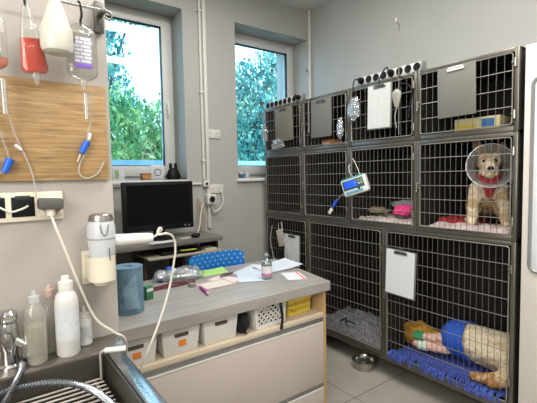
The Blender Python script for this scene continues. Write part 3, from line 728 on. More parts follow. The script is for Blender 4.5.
# ------------------------------------------------------------------ counter
FY, CX0, CX1 = 1.735, .365, 1.70
t = thing('counter_top', 'grey streaked worktop on the drawer counter', 'worktop', (0, 0, 0))
MB().prism([(CX0, 1.715), (1.712, 1.705), (1.86, 2.47), (CX0, 2.47)], .742, .80, .003).build('worktop', m_counter, t, smooth=False)
tc = thing('drawer_counter', 'beige counter with an open shelf above wide drawers', 'cabinet', (0, 0, 0))
MB().box((CX1-.022, FY, 0), (CX1, 2.42, .741)).build('side_panel', m_carc, tc, smooth=False)
MB().box((CX0, FY+.01, 0), (CX0+.02, 2.42, .741)).build('side_panel', m_carc, tc, smooth=False)
MB().box((CX0+.02, 2.12, .601), (CX1-.022, 2.135, .741)).build('back_panel', m_carc, tc, smooth=False)
MB().box((CX0+.02, FY-.004, .575), (CX1-.022, 2.12, .60), .002).build('shelf', M('shelf_cream', '#c9b9a0', '#d0c0a8', .55), tc)
MB().box((CX0+.02, FY+.035, .0), (CX1-.022, 2.40, .574)).build('carcass', m_drawer, tc, smooth=False)
for z0, z1 in ((.155, .542), (.0, .126)):
    d = MB().box((CX0+.02, FY-.002, z0), (CX1-.024, FY+.018, z1-.006), .002).build('drawer', m_drawer, tc)
    MB().box((CX0+.02, FY-.004, z1-.006), (CX1-.024, FY+.012, z1), .001).build('top_lip', m_white, d)
    MB().box((CX0+.02, FY+.006, z1), (CX1-.024, FY+.0345, z1+.024), .001).box((CX0+.02, FY-.003, z1+.024), (CX1-.024, FY+.0345, z1+.032), .001).build('handle_channel', m_alu, d)

def open_box(mb, w, d, h, th=.004, flare=.012, mi=0):
    """tapered open basket, front at local -y"""
    b = bmesh.new()
    def ring(z, e): return [b.verts.new((sx*(w/2-e), sy*(d/2-e), z)) for sx, sy in ((-1, -1), (1, -1), (1, 1), (-1, 1))]
    o0, o1 = ring(0, flare), ring(h, 0); i1, i0 = ring(h, th), ring(th, flare+th)
    b.faces.new(list(reversed(o0))); b.faces.new(i0)
    for A, B in ((o0, o1), (o1, i1), (i1, i0)):
        for k in range(4): b.faces.new((A[k], A[(k+1) % 4], B[(k+1) % 4], B[k]))
    bmesh.ops.recalc_face_normals(b, faces=b.faces)
    bmesh.ops.bevel(b, geom=[e for e in b.edges], offset=.0016, segments=2, profile=.5, affect='EDGES')
    mb._merge(b, None, mi); return mb
def basket(x0, x1, h, label, sticker=False, y=1.752, slot=True):
    w = x1-x0; d = .30
    t = thing('storage_basket', label, 'basket', ((x0+x1)/2, y+d/2, .6005), 0, 'white baskets on the counter shelf')
    open_box(MB(), w, d, h).build('basket_body', m_basket, t)
    if slot:
        MB().box((-.036, -d/2-.0015, h*.66), (.036, -d/2+.005, h*.80), .006, rot=(R(-4), 0, 0)).build('handle_slot', M('slot_shadow', '#4b463f', '#544f48', .8), t)
    if sticker: MB().box((-.014, -d/2+.0035, h*.30), (.024, -d/2+.0055, h*.52), .001, rot=(R(-4), 0, R(0))).build('sticker', m_orange, t)
    return t
basket(.43, .632, .126, 'leftmost white storage basket with an orange sticker, below the paper roll', True)
basket(.652, .850, .130, 'second white storage basket from the left, with an orange sticker', True)
basket(.868, 1.072, .137, 'white storage basket with a cutout handle, holding green and pink things', False)
def filler(name, label, loc, r, h, a, b_, sd, cat): return crumple(name, label, loc, r, h, M('stuff_%d' % sd, a, b_, .7), 1, 1, 0, sd, cat)
filler('green_pouch', 'bright green pouch in the third white basket', (.935, 1.83, .685), .038, .11, '#3c9a3c', '#48a848', 31, 'pouch')
filler('pink_pouch', 'bright pink pouch in the third white basket', (1.02, 1.83, .690), .036, .11, '#d62a6e', '#e2387c', 32, 'pouch')
filler('brown_pouch', 'brown bundle in the second white basket', (.70, 1.84, .675), .04, .10, '#6a5a48', '#7a6a56', 33, 'pouch')
filler('grey_pouch', 'pale grey bundle in the second white basket', (.79, 1.84, .680), .038, .10, '#a29c92', '#b0aaa0', 34, 'pouch')
filler('dark_pouch', 'dark bundle in the leftmost white basket', (.55, 1.85, .672), .045, .10, '#2c2a28', '#3c3a38', 35, 'pouch')
t = thing('black_bag', 'limp black cloth bag between the white and lattice baskets', 'bag', (1.118, 1.80, .601))
b_ = MB(); bb = bmesh.new(); bmesh.ops.create_icosphere(bb, subdivisions=3, radius=1)
for v in bb.verts:
    v.co *= 1+.2*mnoise.noise(v.co*2.2); v.co = V((v.co.x*.036, v.co.y*.06, max(0, .060+v.co.z*.062)))
b_._merge(bb); b_.build('bag_body', M('cloth_black', '#141416', '#1e1e20', .8), t)
MB().tube([(-.02, -.04, .1), (-.025, -.06, .06), (-.015, -.06, .02), (0, -.055, .008)], .005).build('strap', m_dark, t)
# lattice basket
t = thing('lattice_basket', 'white lattice basket of black things on the counter shelf', 'basket', (1.29, 1.905, .6005), R(3))
w, d, h = .205, .28, .125
lb = MB()
for sx in (-1, 1): lb.box((sx*w/2-.009, -d/2-.004, 0), (sx*w/2+.009, d/2, h+.006), .003, rot=(0, R(sx*5), 0))
lb.box((-w/2, -d/2, 0), (w/2, d/2, .006), .002).box((-w/2, -d/2-.003, 0), (w/2, -d/2+.003, .018), .002).box((-w/2, -d/2-.003, h-.012), (-.03, -d/2+.003, h), .002).box((.03, -d/2-.003, h-.012), (w/2, -d/2+.003, h), .002)
lb.build('basket_frame', m_basket, t)
lt = MB(); n = 6
for s in (-1, 1):
    for i in range(-4, n+4):
        x0 = -w/2+w*i/n; x1 = x0+s*(h-.02)
        p0, p1 = [x0, .014], [x1, h-.008]
        for _ in range(2):
            for a, c in ((p0, p1), (p1, p0)):
                for lim, sg in ((-w/2, -1), (w/2, 1)):
                    if sg*(a[0]-lim) > 0 and abs(c[0]-a[0]) > 1e-6 and sg*(c[0]-lim) <= 0:
                        k = (lim-a[0])/(c[0]-a[0]); a[1] += (c[1]-a[1])*k; a[0] = lim
        if abs(p0[0]) > w/2+1e-6 or abs(p1[0]) > w/2+1e-6 or abs(p1[0]-p0[0]) < .004: continue
        lt.box((-.5*math.dist(p0, p1), -.0022, -.0046), (.5*math.dist(p0, p1), .0022, .0046))
        # rotate the last eight vertices into place
        lt.bm.verts.ensure_lookup_table(); vs = lt.bm.verts[-8:]
        an = math.atan2(p1[1]-p0[1], p1[0]-p0[0])
        bmesh.ops.transform(lt.bm, matrix=Matrix.Translation(((p0[0]+p1[0])/2, -d/2, (p0[1]+p1[1])/2)) @ Matrix.Rotation(-an, 4, 'Y'), verts=vs)
lt.build('front_lattice', m_basket, t, smooth=False)
bp_ = bmesh.new(); bmesh.ops.create_cube(bp_, size=1); bmesh.ops.scale(bp_, vec=(.168, .24, .118), verts=bp_.verts)
bmesh.ops.bevel(bp_, geom=bp_.edges[:], offset=.03, segments=3, profile=.5, affect='EDGES'); bmesh.ops.subdivide_edges(bp_, edges=bp_.edges[:], cuts=2, use_grid_fill=True)
for v in bp_.verts: v.co += V((1, 1, 1 if v.co.z > 0 else .1))*.008*mnoise.noise(v.co*22)
mb = MB(); mb._merge(bp_)
tag(place(mb.build('black_pouch', M('pouch_black', '#101012', '#19191c', .8)), (1.29, 1.912, .669), R(3)), 'black pouch filling the lattice basket', 'pouch')
t = thing('white_clip', 'white plastic clip sticking up in the lattice basket', 'clip', (1.265, 1.785, .694))
MB().lathe([(.016, 0), (.024, .0), (.026, .016), (.018, .016), (.016, 0)], 18, (0, 0, .02), (0, -1, 0)).build('clip_ring', m_white, t)
tag(place(MB().tube([(0, .06, .12), (0, -.005, .125), (0, -.02, .10), (.004, -.026, .04), (-.008, -.030, -.025)], .008, seg=6).build('black_strap', m_dark), (1.345, 1.752, .608)), 'black strap hanging out of the lattice basket over the shelf edge', 'strap')
# yellow basket
t = thing('yellow_basket', 'yellow plastic basket with vertical slits on the counter shelf', 'basket', (1.545, 1.925, .6005), R(2))
w, d, h = .195, .24, .104
yb = MB()
yb.box((-w/2+.01, -d/2+.01, 0), (w/2-.01, d/2-.01, .005), .002)
for z0, z1, e in ((h-.02, h, 0), (0, .018, .009), (h*.42, h*.58, .004)):
    yb.box((-w/2+e, -d/2+e, z0), (w/2-e, -d/2+.004+e, z1), .0015).box((-w/2+e, d/2-.004-e, z0), (w/2-e, d/2-e, z1), .0015)
    yb.box((-w/2+e, -d/2+e, z0), (-w/2+.004+e, d/2-e, z1), .0015).box((w/2-.004-e, -d/2+e, z0), (w/2-e, d/2-e, z1), .0015)
yb.box((-w/2-.006, -d/2-.006, h-.006), (w/2+.006, -d/2+.004, h), .002)
for i in range(13):
    x = -w/2+.012+(w-.024)*i/12; yb.box((x-.0032, -d/2+.003, .008), (x+.0032, -d/2+.007, h-.01))
for i in range(14):
    y = -d/2+.012+(d-.024)*i/13
    for s in (-1, 1): yb.box((s*(w/2-.005)-.002, y-.0032, .008), (s*(w/2-.005)+.002, y+.0032, h-.01))
yb.build('basket_body', m_yel, t)
filler('brown_pouch', 'dark brown bundle heaped in the yellow basket', (1.545, 1.93, .660), .055, .09, '#4a3026', '#5f4034', 38, 'pouch')

# ------------------------------------------------------------------ things on the counter
ZT = .8005
t = thing('paper_roll', 'thick blue paper towel roll standing on the counter', 'paper roll', (.565, 1.945, ZT))
m_roll = M('roll_blue', '#5a788a', '#6c8a9c', .9, scale=18, bump=.35, bscale=40)
MB().lathe([(.026, 0), (.071, 0), (.071, .225), (.026, .225), (.026, 0)], 36).build('roll', m_roll, t)
MB().lathe([(.022, .004), (.0255, .004), (.0255, .222), (.022, .222), (.022, .004)], 24).build('core', M('roll_core', '#8f979b', '#9aa2a6', .8), t)
fl = bmesh.new(); A = []
for j in range(9):
    v = j/8; row = []
    for i in range(7):
        u = i/6; an = R(-118+u*48-8*v); rr = .073+.012*(1-v)*u+.006*mnoise.noise(V((u*4, v*5, 2)))*(1-v)
        row.append(fl.verts.new((rr*math.cos(an), rr*math.sin(an), .03+v*.17*(.55+.45*u))))
    A.append(row)
for j in range(8):
    for i in range(6): fl.faces.new((A[j][i], A[j][i+1], A[j+1][i+1], A[j+1][i]))
mb = MB(); mb._merge(fl); mb.build('loose_sheet', M('roll_flap', '#6f8c9c', '#86a0ae', .9, scale=18), t)
t = thing('small_carton', 'small green and white carton just right of the blue roll', 'box', (.705, 2.075, ZT), R(20))
MB().box((-.022, -.018, 0), (.022, .018, .072), .001).build('carton_body', m_green, t)
MB().box((-.021, -.0187, .045), (.021, -.018, .062)).build('label_band', m_paper, t)
tag(place(MB().tube([(-.14, .02, 0), (-.05, -.005, 0), (.06, .01, .002), (.15, .0, 0)], .006).build('red_lead', m_red), (.86, 2.25, ZT+.006)), 'dark red lead lying on the counter, nearer the plastic bag', 'lead')
tag(place(MB().tube([(-.12, .0, 0), (-.03, .012, 0), (.07, .0, .001), (.2, .02, 0)], .006).build('red_lead', m_red), (.86, 2.20, ZT+.006), R(4)), 'dark red lead lying on the counter, nearer its front edge', 'lead')
crumple('plastic_bag', 'crumpled clear plastic bag lying in the middle of the counter', (1.04, 2.33, ZT+.036), .105, .085, m_crumple, 1.1, .6, R(-8), 41)
crumple('plastic_bag', 'small clear bag with blue print left of the larger bag on the counter', (.91, 2.38, ZT+.034), .06, .07, m_crumple, 1.1, .7, 0, 42)
filler('blue_wrapper', 'small bright blue wrapper beside the crumpled plastic bag', (.975, 2.43, ZT+.052), .025, .04, '#2454b4', '#3a6ac8', 43, 'wrapper')
filler('blue_wrapper', 'small dark blue wrapper left behind the crumpled plastic bag', (.885, 2.36, ZT+.012), .018, .022, '#1c3a74', '#2c4a88', 44, 'wrapper')
t = thing('loose_cap', 'small grey round cap in front of the plastic bag', 'pot', (.995, 2.145, ZT))  # a loose round cap lying on the counter
MB().lathe([(0, 0), (.022, 0), (.022, .018), (.019, .021), (0, .021)], 20).build('cap_body', M('cap_grey', '#77756f', '#85837d', .5), t)
def pen(name, label, p, q, r, mat, tipm):
    p, q = V(p), V(q); t = thing(name, label, 'pen', p); d = (q-p)
    an = math.atan2(d.y, d.x); t.rotation_euler = (0, 0, an); L = d.length
    MB().cyl((0, 0, 0), (L*.86, 0, 0), r, seg=10).build('barrel', mat, t)
    MB().cyl((L*.86, 0, 0), (L, 0, 0), r, r*.2, seg=10).build('tip', tipm, t)
    MB().box((.004, -.0015, r), (L*.3, .0015, r+.002), .0005).build('clip', tipm, t)
pen('marker_pen', 'purple marker pen lying on the counter', (1.02, 2.085, ZT+.009), (.985, 1.915, ZT+.009), .0085, M('pen_purple', '#8a2f7c', '#9a3c8c', .4), M('pen_tip', '#c8a0be', '#d0aac6', .4))
pen('ballpoint_pen', 'dark brown pen lying on the printed form', (1.33, 2.235, ZT+.012), (1.21, 2.20, ZT+.012), .006, M('pen_brown', '#5a3a3c', '#6a484a', .4), m_clip)
def paper(label, loc, w, d, rz, mat=m_paper, curl=0, tilt=0, name='paper_sheet', sd=0):
    o = MB().sheet(w, d, lambda u, v: curl*(u**3)+curl*.5*(v**3)+.0004*mnoise.noise(V((u*3, v*3, sd))), 8, 8, .0006).build(name, mat)
    place(o, loc, (tilt, 0, rz)); return tag(o, label, 'paper')
def bordered(name, base, border, w, d, b, inner=None, oneside=False):
    m, nt, out = newmat(name)
    p = nd(nt, 'ShaderNodeBsdfPrincipled'); p.inputs['Roughness'].default_value = .8; nt.links.new(p.outputs[0], out.inputs[0])
    tc = nd(nt, 'ShaderNodeTexCoord'); sx = nd(nt, 'ShaderNodeSeparateXYZ'); nt.links.new(tc.outputs['Object'], sx.inputs[0])
    prev = None
    for ax, lim in ((0, w/2-b), (1, d/2-b)):
        ab = nd(nt, 'ShaderNodeMath', operation='ADD' if oneside else 'ABSOLUTE'); ab.inputs[1].default_value = 0; nt.links.new(sx.outputs[ax], ab.inputs[0])
        c1 = nd(nt, 'ShaderNodeMath', operation='GREATER_THAN'); c1.inputs[1].default_value = lim; nt.links.new(ab.outputs[0], c1.inputs[0])
        c2 = nd(nt, 'ShaderNodeMath', operation='LESS_THAN'); c2.inputs[1].default_value = lim+b*.55; nt.links.new(ab.outputs[0], c2.inputs[0])
        mu = nd(nt, 'ShaderNodeMath', operation='MULTIPLY'); nt.links.new(c1.outputs[0], mu.inputs[0]); nt.links.new(c2.outputs[0], mu.inputs[1])
        if prev is None: prev = mu
        else:
            mx = nd(nt, 'ShaderNodeMath', operation='MAXIMUM'); nt.links.new(prev.outputs[0], mx.inputs[0]); nt.links.new(mu.outputs[0], mx.inputs[1]); prev = mx
    n = nd(nt, 'ShaderNodeTexNoise'); n.inputs['Scale'].default_value = 14; nt.links.new(tc.outputs['Object'], n.inputs['Vector'])
    cr = nd(nt, 'ShaderNodeValToRGB'); e = cr.color_ramp.elements; e[0].position = .40; e[0].color = lin(inner or base); e[1].position = .46; e[1].color = lin(base)
    nt.links.new(n.outputs['Fac'], cr.inputs[0])
    mx = nd(nt, 'ShaderNodeMix', data_type='RGBA'); nt.links.new(prev.outputs[0], mx.inputs['Factor']); nt.links.new(cr.outputs[0], mx.inputs[6]); mx.inputs[7].default_value = lin(border)
    nt.links.new(mx.outputs[2], p.inputs['Base Color']); return m
paper('large white sheet fanned over the counter behind the glass bottle', (1.52, 2.235, ZT), .297, .21, R(28), curl=.002)
paper('white sheet lying under the glass bottle', (1.42, 2.12, ZT+.002), .297, .21, R(62), M('paper_blue', '#c2ccda', '#ccd6e2', .8))
paper('white sheet with a lifted corner at the back right of the counter', (1.68, 2.20, ZT+.004), .297, .21, R(-2), M('paper_cool', '#c6ccd6', '#d0d6de', .8), curl=.02)
paper('pink-bordered printed form beside the purple pen', (1.13, 2.10, ZT+.001), .21, .148, R(3), bordered('form_pink', '#d2ccc0', '#d04a6a', .21, .148, .011, '#ccd6b0'), sd=3)
paper('second pink-edged form tucked under the white sheets', (1.235, 2.16, ZT), .148, .21, R(25), bordered('form_pink_b', '#d4cfca', '#d85a78', .148, .21, .011), sd=5)
paper('light green sheet lying behind the printed form', (1.24, 2.37, ZT), .21, .148, R(-14), M('paper_green', '#a4cf72', '#b0d882', .8), curl=.012)
paper('pale violet strip of paper at the back of the counter', (1.50, 2.42, ZT), .12, .05, R(4), M('paper_violet', '#9a90a4', '#a69cb0', .8))
paper('white note with an orange edge near the right end of the counter', (1.62, 1.945, ZT), .125, .19, R(-24), bordered('note_orange', '#d6d6d8', '#ee7c4c', .125, .30, .026, None, True))
# glass bottle
t = thing('glass_bottle', 'clear glass infusion bottle with a pink label on the counter', 'bottle', (1.437, 1.99, ZT+.0035))
MB().lathe([(0, .003), (.030, .0), (.034, .004), (.034, .095), (.030, .112), (.016, .124), (.0125, .130), (.0125, .142), (.016, .143), (.016, .150), (.0105, .150), (.010, .130), (.028, .110), (.031, .095), (.031, .006), (0, .006)], 28).build('glass_body', m_glass, t)
MB().lathe([(0, .007), (.0305, .007), (.0305, .045), (0, .045)], 24).build('liquid', clear('pinkish_liquid', '#ead0d4', .25, .04), t)
MB().lathe([(.0343, .022), (.0346, .022), (.0346, .085), (.0343, .085)], 28).build('label', M('bottle_label', '#d6cfd0', '#dcd6d8', .6), t)
MB().lathe([(.0347, .022), (.0349, .022), (.0349, .040), (.0347, .040)], 28).build('label_stripe', M('label_pink', '#b0688c', '#c07a9c', .6), t)
MB().lathe([(0, .150), (.0155, .150), (.0155, .156), (.006, .158), (.005, .168), (0, .169)], 16).build('stopper', M('stopper_grey', '#a8a8a4', '#b4b4b0', .4, .5), t)

# ------------------------------------------------------------------ blue chair
t = thing('office_chair', 'blue chair with a perforated backrest behind the counter', 'chair', (1.375, 2.53, 0), R(2))
def backrest():
    b = bmesh.new(); W, H = .46, .34; nx, nz = 40, 28; th = .012
    hole = lambda i, k: False
    L = []
    for y in (0, th):
        g = []
        for k in range(nz+1):
            row = []
            for i in range(nx+1):
                u = i/nx*2-1; z = k/nz
                xs = W/2*u
                zz = .56+H*z-(.05*max(0, abs(u)-.8)**1.5*6 if k > nz-4 else 0)*(k-(nz-4))/4
                row.append(b.verts.new((xs, y-.04*u*u+.02*z, zz)))
            g.append(row)
        L.append(g)
    for k in range(nz):
        for i in range(nx):
            A = [(k, i), (k, i+1), (k+1, i+1), (k+1, i)]
            if not hole(i, k):
                b.faces.new([L[0][a][c] for a, c in A]); b.faces.new([L[1][a][c] for a, c in reversed(A)])
    # close the open borders
    edges = [e for e in b.edges if len(e.link_faces) == 1]
    bmesh.ops.bridge_loops(b, edges=[]) if False else None
    def wall(a, c):
        try: b.faces.new((L[0][a[0]][a[1]], L[0][c[0]][c[1]], L[1][c[0]][c[1]], L[1][a[0]][a[1]]))
        except ValueError: pass
    solid = lambda i, k: 0 <= i < nx and 0 <= k < nz and not hole(i, k)
    for k in range(nz):
        for i in range(nx):
            if not solid(i, k): continue
            for (di, dk, a, c) in ((-1, 0, (k, i), (k+1, i)), (1, 0, (k, i+1), (k+1, i+1)), (0, -1, (k, i), (k, i+1)), (0, 1, (k+1, i), (k+1, i+1))):
                if not solid(i+di, k+dk): wall(a, c)
    bmesh.ops.recalc_face_normals(b, faces=b.faces)
    mb = MB(); mb._merge(b); return mb
def dotted(name, base, dot, px, pz, r):
    m, nt, out = newmat(name)
    p = nd(nt, 'ShaderNodeBsdfPrincipled'); p.inputs['Roughness'].default_value = .45; nt.links.new(p.outputs[0], out.inputs[0])
    tc = nd(nt, 'ShaderNodeTexCoord'); sx = nd(nt, 'ShaderNodeSeparateXYZ'); nt.links.new(tc.outputs['Object'], sx.inputs[0])
    def mth(op, a, b):
        n = nd(nt, 'ShaderNodeMath', operation=op)
        for i, v in enumerate((a, b)):
            if isinstance(v, (int, float)): n.inputs[i].default_value = v
            else: nt.links.new(v, n.inputs[i])
        return n.outputs[0]
    ds = []
    for ox, oz in ((0, 0), (px/2, pz/2)):
        a = mth('PINGPONG', mth('ADD', sx.outputs[0], 10*px+ox), px/2); b = mth('PINGPONG', mth('ADD', sx.outputs[2], oz), pz/2)
        ds.append(mth('ADD', mth('MULTIPLY', a, a), mth('MULTIPLY', b, b)))
    hit = mth('LESS_THAN', mth('MINIMUM', ds[0], ds[1]), r*r)
    mx = nd(nt, 'ShaderNodeMix', data_type='RGBA'); nt.links.new(hit, mx.inputs['Factor']); mx.inputs[6].default_value = lin(base); mx.inputs[7].default_value = lin(dot)
    nt.links.new(mx.outputs[2], p.inputs['Base Color']); return m
backrest().build('backrest', dotted('chair_blue_dotted', '#1470c0', '#8fc3e6', .045, .06, .006), t, ang=50)
MB().box((-.22, .0, .475), (.22, .25, .50), .012).build('seat', m_blue, t)
for x in (-.1, .1): MB().tube([(x, .02, .48), (x, .04, .52), (x, .03, .62)], .012).build('back_support', m_clip, t)
MB().cyl((0, .15, .12), (0, .15, .475), .025).build('column', m_clip, t)
for k in range(5):
    a = k*2*PI/5+.3
    lg = MB().tube([(0, .15, .12), (.13*math.cos(a), .15+.13*math.sin(a), .10), (.18*math.cos(a), .15+.18*math.sin(a), .065)], .014).build('leg', m_dark, t)
    MB().cyl((.18*math.cos(a)-.012, .15+.18*math.sin(a), .03), (.18*math.cos(a)+.012, .15+.18*math.sin(a), .03), .03).build('caster', m_dark, lg)

# ------------------------------------------------------------------ back desk and monitor
t = thing('computer_desk', 'narrow grey computer desk against the back wall', 'desk', (1.06, 2.75, 0))
MB().box((-.56, 0, .945), (.50, .435, .982), .003).build('desk_top', m_bdesk, t)
MB().box((-.12, -.03, .865), (.478, .34, .88), .003).build('keyboard_shelf', M('tray_cream', '#a9a08e', '#b3aa98', .5), t)
for x in (-.10, .20): MB().box((x-.012, .10, 0), (x+.012, .38, .864), .002).build('side_panel', m_bwood, t)
MB().box((.44, .005, .88), (.455, .3, .945), .002).build('shelf_bracket', m_dark, t)
MB().box((-.55, .1, 0), (-.53, .42, .945), .002).build('side_panel', m_bwood, t)
MB().box((-.53, .36, .1), (-.112, .37, .944)).build('modesty_panel', M('panel_grey', '#8f8b84', '#98948d', .7), t)
t = thing('keyboard', 'black keyboard on the tray under the monitor desk', 'keyboard', (1.24, 2.83, .881))
MB().box((-.19, -.07, 0), (.13, .07, .018), .004).build('keyboard_base', m_dark, t)
k = MB()
for r_ in range(5):
    for c_ in range(15): k.box((-.183+c_*.0205, -.062+r_*.025, .018), (-.183+c_*.0205+.017, -.062+r_*.025+.02, .023))
k.build('keys', M('key_black', '#202022', '#28282a', .5), t, smooth=False)
paper('yellow-green note lying on the keyboard tray', (1.26, 2.76, .9045), .12, .05, R(-4), M('note_yellow', '#c9cc3c', '#d4d64c', .8), name='note')
paper('white sheet hanging over the desk edge below the monitor', (1.06, 2.80, .983), .19, .15, R(2), m_paper, name='paper_sheet')
tag(place(MB().sheet(.10, .14, lambda u, v: .004*v, 4, 4, .012).build('notepad', M('pad_cream', '#b4ae98', '#c0baa4', .8)), (1.46, 2.82, .881), R(-6)), 'cream pad at the right end of the keyboard tray', 'notepad')
t = thing('monitor', 'black widescreen monitor on the desk against the back wall', 'monitor', (1.105, 2.92, .983), R(-1))
MB().box((-.275, -.018, .072), (.275, .025, .442), .008).build('bezel', m_dark, t)
MB().box((-.245, -.0195, .118), (.245, -.017, .418)).build('screen', m_gloss, t, smooth=False)
MB().box((-.018, -.0195, .090), (.018, -.018, .099), .0005).build('logo', M('logo_grey', '#5c5e62', '#66686c', .5), t)
for x in (.200, .232): MB().lathe([(0, 0), (.007, 0), (.007, .003), (0, .003)], 12, (x, -.018, .094), (0, -1, 0)).build('button', m_alu, t)
MB().box((-.04, .0, .012), (.04, .04, .11), .006).build('stand_neck', m_dark, t)
MB().lathe([(0, 0), (.125, 0), (.12, .010), (.05, .018), (0, .018)], 30, sy=.75).build('stand_base', m_dark, t)
tag(place(MB().ball((0, 0, .012), .03, scl=(1.25, .85, .6)).build('computer_mouse', m_dark), (1.345, 2.80, .989), R(-15)), 'black computer mouse right of the monitor foot', 'mouse')
tag(place(MB().tube([(-.14, -.095, .0), (-.08, -.11, .0), (-.02, -.06, .0), (.06, .03, .01), (.12, .10, .06), (.16, .15, .16), (.2, .18, .24)], .004).build('white_cable', m_cord), (1.36, 2.90, .988)), 'thin white cable curling up behind the right side of the monitor', 'cable')
tag(place(MB().tube([(0, 0, .28), (.01, -.03, .18), (-.02, -.05, .08), (.0, -.05, .0)], .007).tube([(.03, 0, .25), (.045, -.03, .12), (.03, -.04, .0)], .006).build('tan_cable', M('cable_tan', '#a5825e', '#b08e6a', .6)), (1.55, 3.16, .985)), 'tan cables hanging down the wall right of the monitor', 'cable')

# ------------------------------------------------------------------ partition wall things
tag(place(MB().box((-.6, -.012, 0), (.355, 0, .305), .001).build('wood_board', m_wood), (0, YS-.001, 1.450)), 'wide oak-look board fixed on the partition behind the drip bags', 'board')
YR = 1.335
t = thing('rail', 'thin steel rail with wall brackets from which the drip bags hang', 'rail', (0, YR, 1.983))
MB().cyl((-.6, 0, 0), (.355, 0, 0), .0055, seg=12).build('bar', m_chrome, t)
b1 = MB().box((.332, .045, -.055), (.359, .063, .045), .003).box((.336, -.006, -.008), (.354, .05, .008), .002).build('bracket', m_clip, t)
for z in (-.04, .03): MB().lathe([(0, 0), (.005, 0), (.004, .003), (0, .003)], 10, (.3455, .045, z), (0, -1, 0)).build('screw', m_chrome, b1)
MB().tube([(.355, 0, 0), (.368, 0, -.004), (.372, .0, -.018), (.362, 0, -.026), (.352, 0, -.02)], .004).build('end_hook', m_clip, t)
tag(place(MB().tube([(0, 0, 0), (.05, .1, -.01), (.13, .55, -.06), (.2, 1.6, -.12)], .004, smooth=6).build('dark_cable', m_dark), (.37, YR+.02, 1.965)), 'thin dark cable running from the rail end to the window', 'cable') if False else None
def bag(x, ztop, w, h, label,  liquid=None, lh=0, lab=None, hookm=m_dark, labcol='#e4e4ea', tilt=0, tetra=False, group='drip bags on the rail'):
    t = thing('drip_bag', label, 'drip bag', (x, YR-.004, ztop), (0, tilt, 0), group)
    def body(z0, z1, e=0):
        prof = []
        for k in range(15):
            z = z0+(z1-z0)*k/14; u = (z+h)/h
            ww = w/2*(1-max(0, (.14-u)/.14)**2*.6)*(1-max(0, (u-.78)/.22)**2*.62)-e
            if tetra: ww = w/2*(1.12-.85*u**1.5)*(1-max(0, (.10-u)/.10)**2*.25)-e
            prof.append((max(.001, ww), z))
        return [(0, prof[0][1])]+prof+[(0, prof[-1][1])]
    MB().lathe(body(-h, 0), 24, sy=.42).build('bag_body', m_bag, t)
    if liquid: MB().lathe(body(-h+.004, -h+lh, .002), 24, sy=.40).build('liquid', liquid, t)
    if lab:
        MB().box((-w*.28, -w*.215, -h*.72), (w*.26, -w*.205, -h*.25), .003).build('label_sheet', form_mat('bag_label_%d' % int(x*1000), '#dcdce2', '#9a98a8', .03, .011), t)
        MB().box((-w*.28, -w*.220, -h*.80), (w*.26, -w*.206, -h*.72), .001).build('label_stripe', M('stripe_%d' % int(x*1000), lab, lab, .6), t)
    MB().tube([(0, 0, -.004), (0, 0, .012), (.004, 0, .03), (0, 0, 1.983-ztop+.004), (-.006, 0, 1.983-ztop+.010)], .0035).build('hook', hookm, t)
    MB().lathe([(0, 0), (.006, 0), (.009, .012), (.012, .02), (.012, .032), (0, .032)], 12, (0, 0, -h-.030)).build('port', m_bottle, t)
    return t
liq_red = clear('red_liquid', '#f05a14', .72, .01, dif='#d63c06'); liq_pink = clear('salmon_liquid', '#f0a890', .7, .04, dif='#e88a68')
bag(.278, 1.925, .090, .170, 'clear drip bag with a purple-striped label, next to the rail bracket', clear('clear_liquid', '#f4f4f2', .04, .02), .14, '#7d58b8')
bag(.134, 1.950, .066, .192, 'clear drip bag half full of bright red liquid', liq_red, .098, None, tilt=R(-5), tetra=True)
bag(.050, 1.915, .072, .158, 'clear drip bag with a little salmon liquid at the far left', liq_pink, .035, '#3f9a7a')
t = thing('hanging_bottle', 'white cone-topped plastic bottle hanging upside down on the rail', 'bottle', (.2035, YR-.046, 1.812))
MB().lathe([(0, .004), (.026, 0), (.038, .006), (.043, .02), (.043, .062), (.041, .070), (.015, .150), (.012, .154), (0, .154)], 28).build('bottle_body', M('milky_plastic', '#c6c5b6', '#d0cfc2', .35), t)
MB().lathe([(0, .154), (.013, .154), (.012, .162), (0, .164)], 18).build('cap', m_dark, t)
MB().tube([(0, 0, .160), (0, .02, .178), (0, .044, .176)], .003).build('hook', m_clip, t)
MB().box((.036, -.008, .04), (.047, .016, .065), .002).build('tape', M('tape_brown', '#6d5b4c', '#7b6959', .7), t)
# drip lines
def dripline(label, pts, extras):
    t = thing('drip_line', label, 'drip line', (0, YS-.022, 0), group='drip lines on the wooden board')
    MB().tube(pts, .0024, seg=6).build('tubing', m_tubeclear, t)
    for nme, p, q, r1, r2, mm in extras: MB().cyl(p, q, r1, r2).build(nme, mm, t)
m_clamp = M('clamp_blue', '#1c5cc8', '#2868d4', .4)
m_clrchamber = clear('chamber_clear', '#f2efe6', .25, .12)
dripline('drip line with a blue clamp hanging from the purple-labelled bag', [(.295, -.04, 1.725), (.306, -.02, 1.68), (.303, -.01, 1.64), (.292, -.005, 1.60), (.290, 0, 1.565), (.28, 0, 1.53), (.265, 0, 1.50), (.262, 0, 1.47), (.285, 0, 1.455), (.318, 0, 1.47), (.34, .0, 1.51)],
         [('roller_clamp', (.289, -.008, 1.572), (.270, -.008, 1.535), .011, .009, m_clamp), ('luer_tip', (.300, -.005, 1.60), (.295, -.005, 1.578), .006, .004, m_white), ('drip_chamber', (.285, -.03, 1.72), (.286, -.03, 1.64), .0075, .0065, m_clrchamber), ('needle_tip', (.268, -.004, 1.532), (.258, -.002, 1.508), .0035, .002, m_cream)])
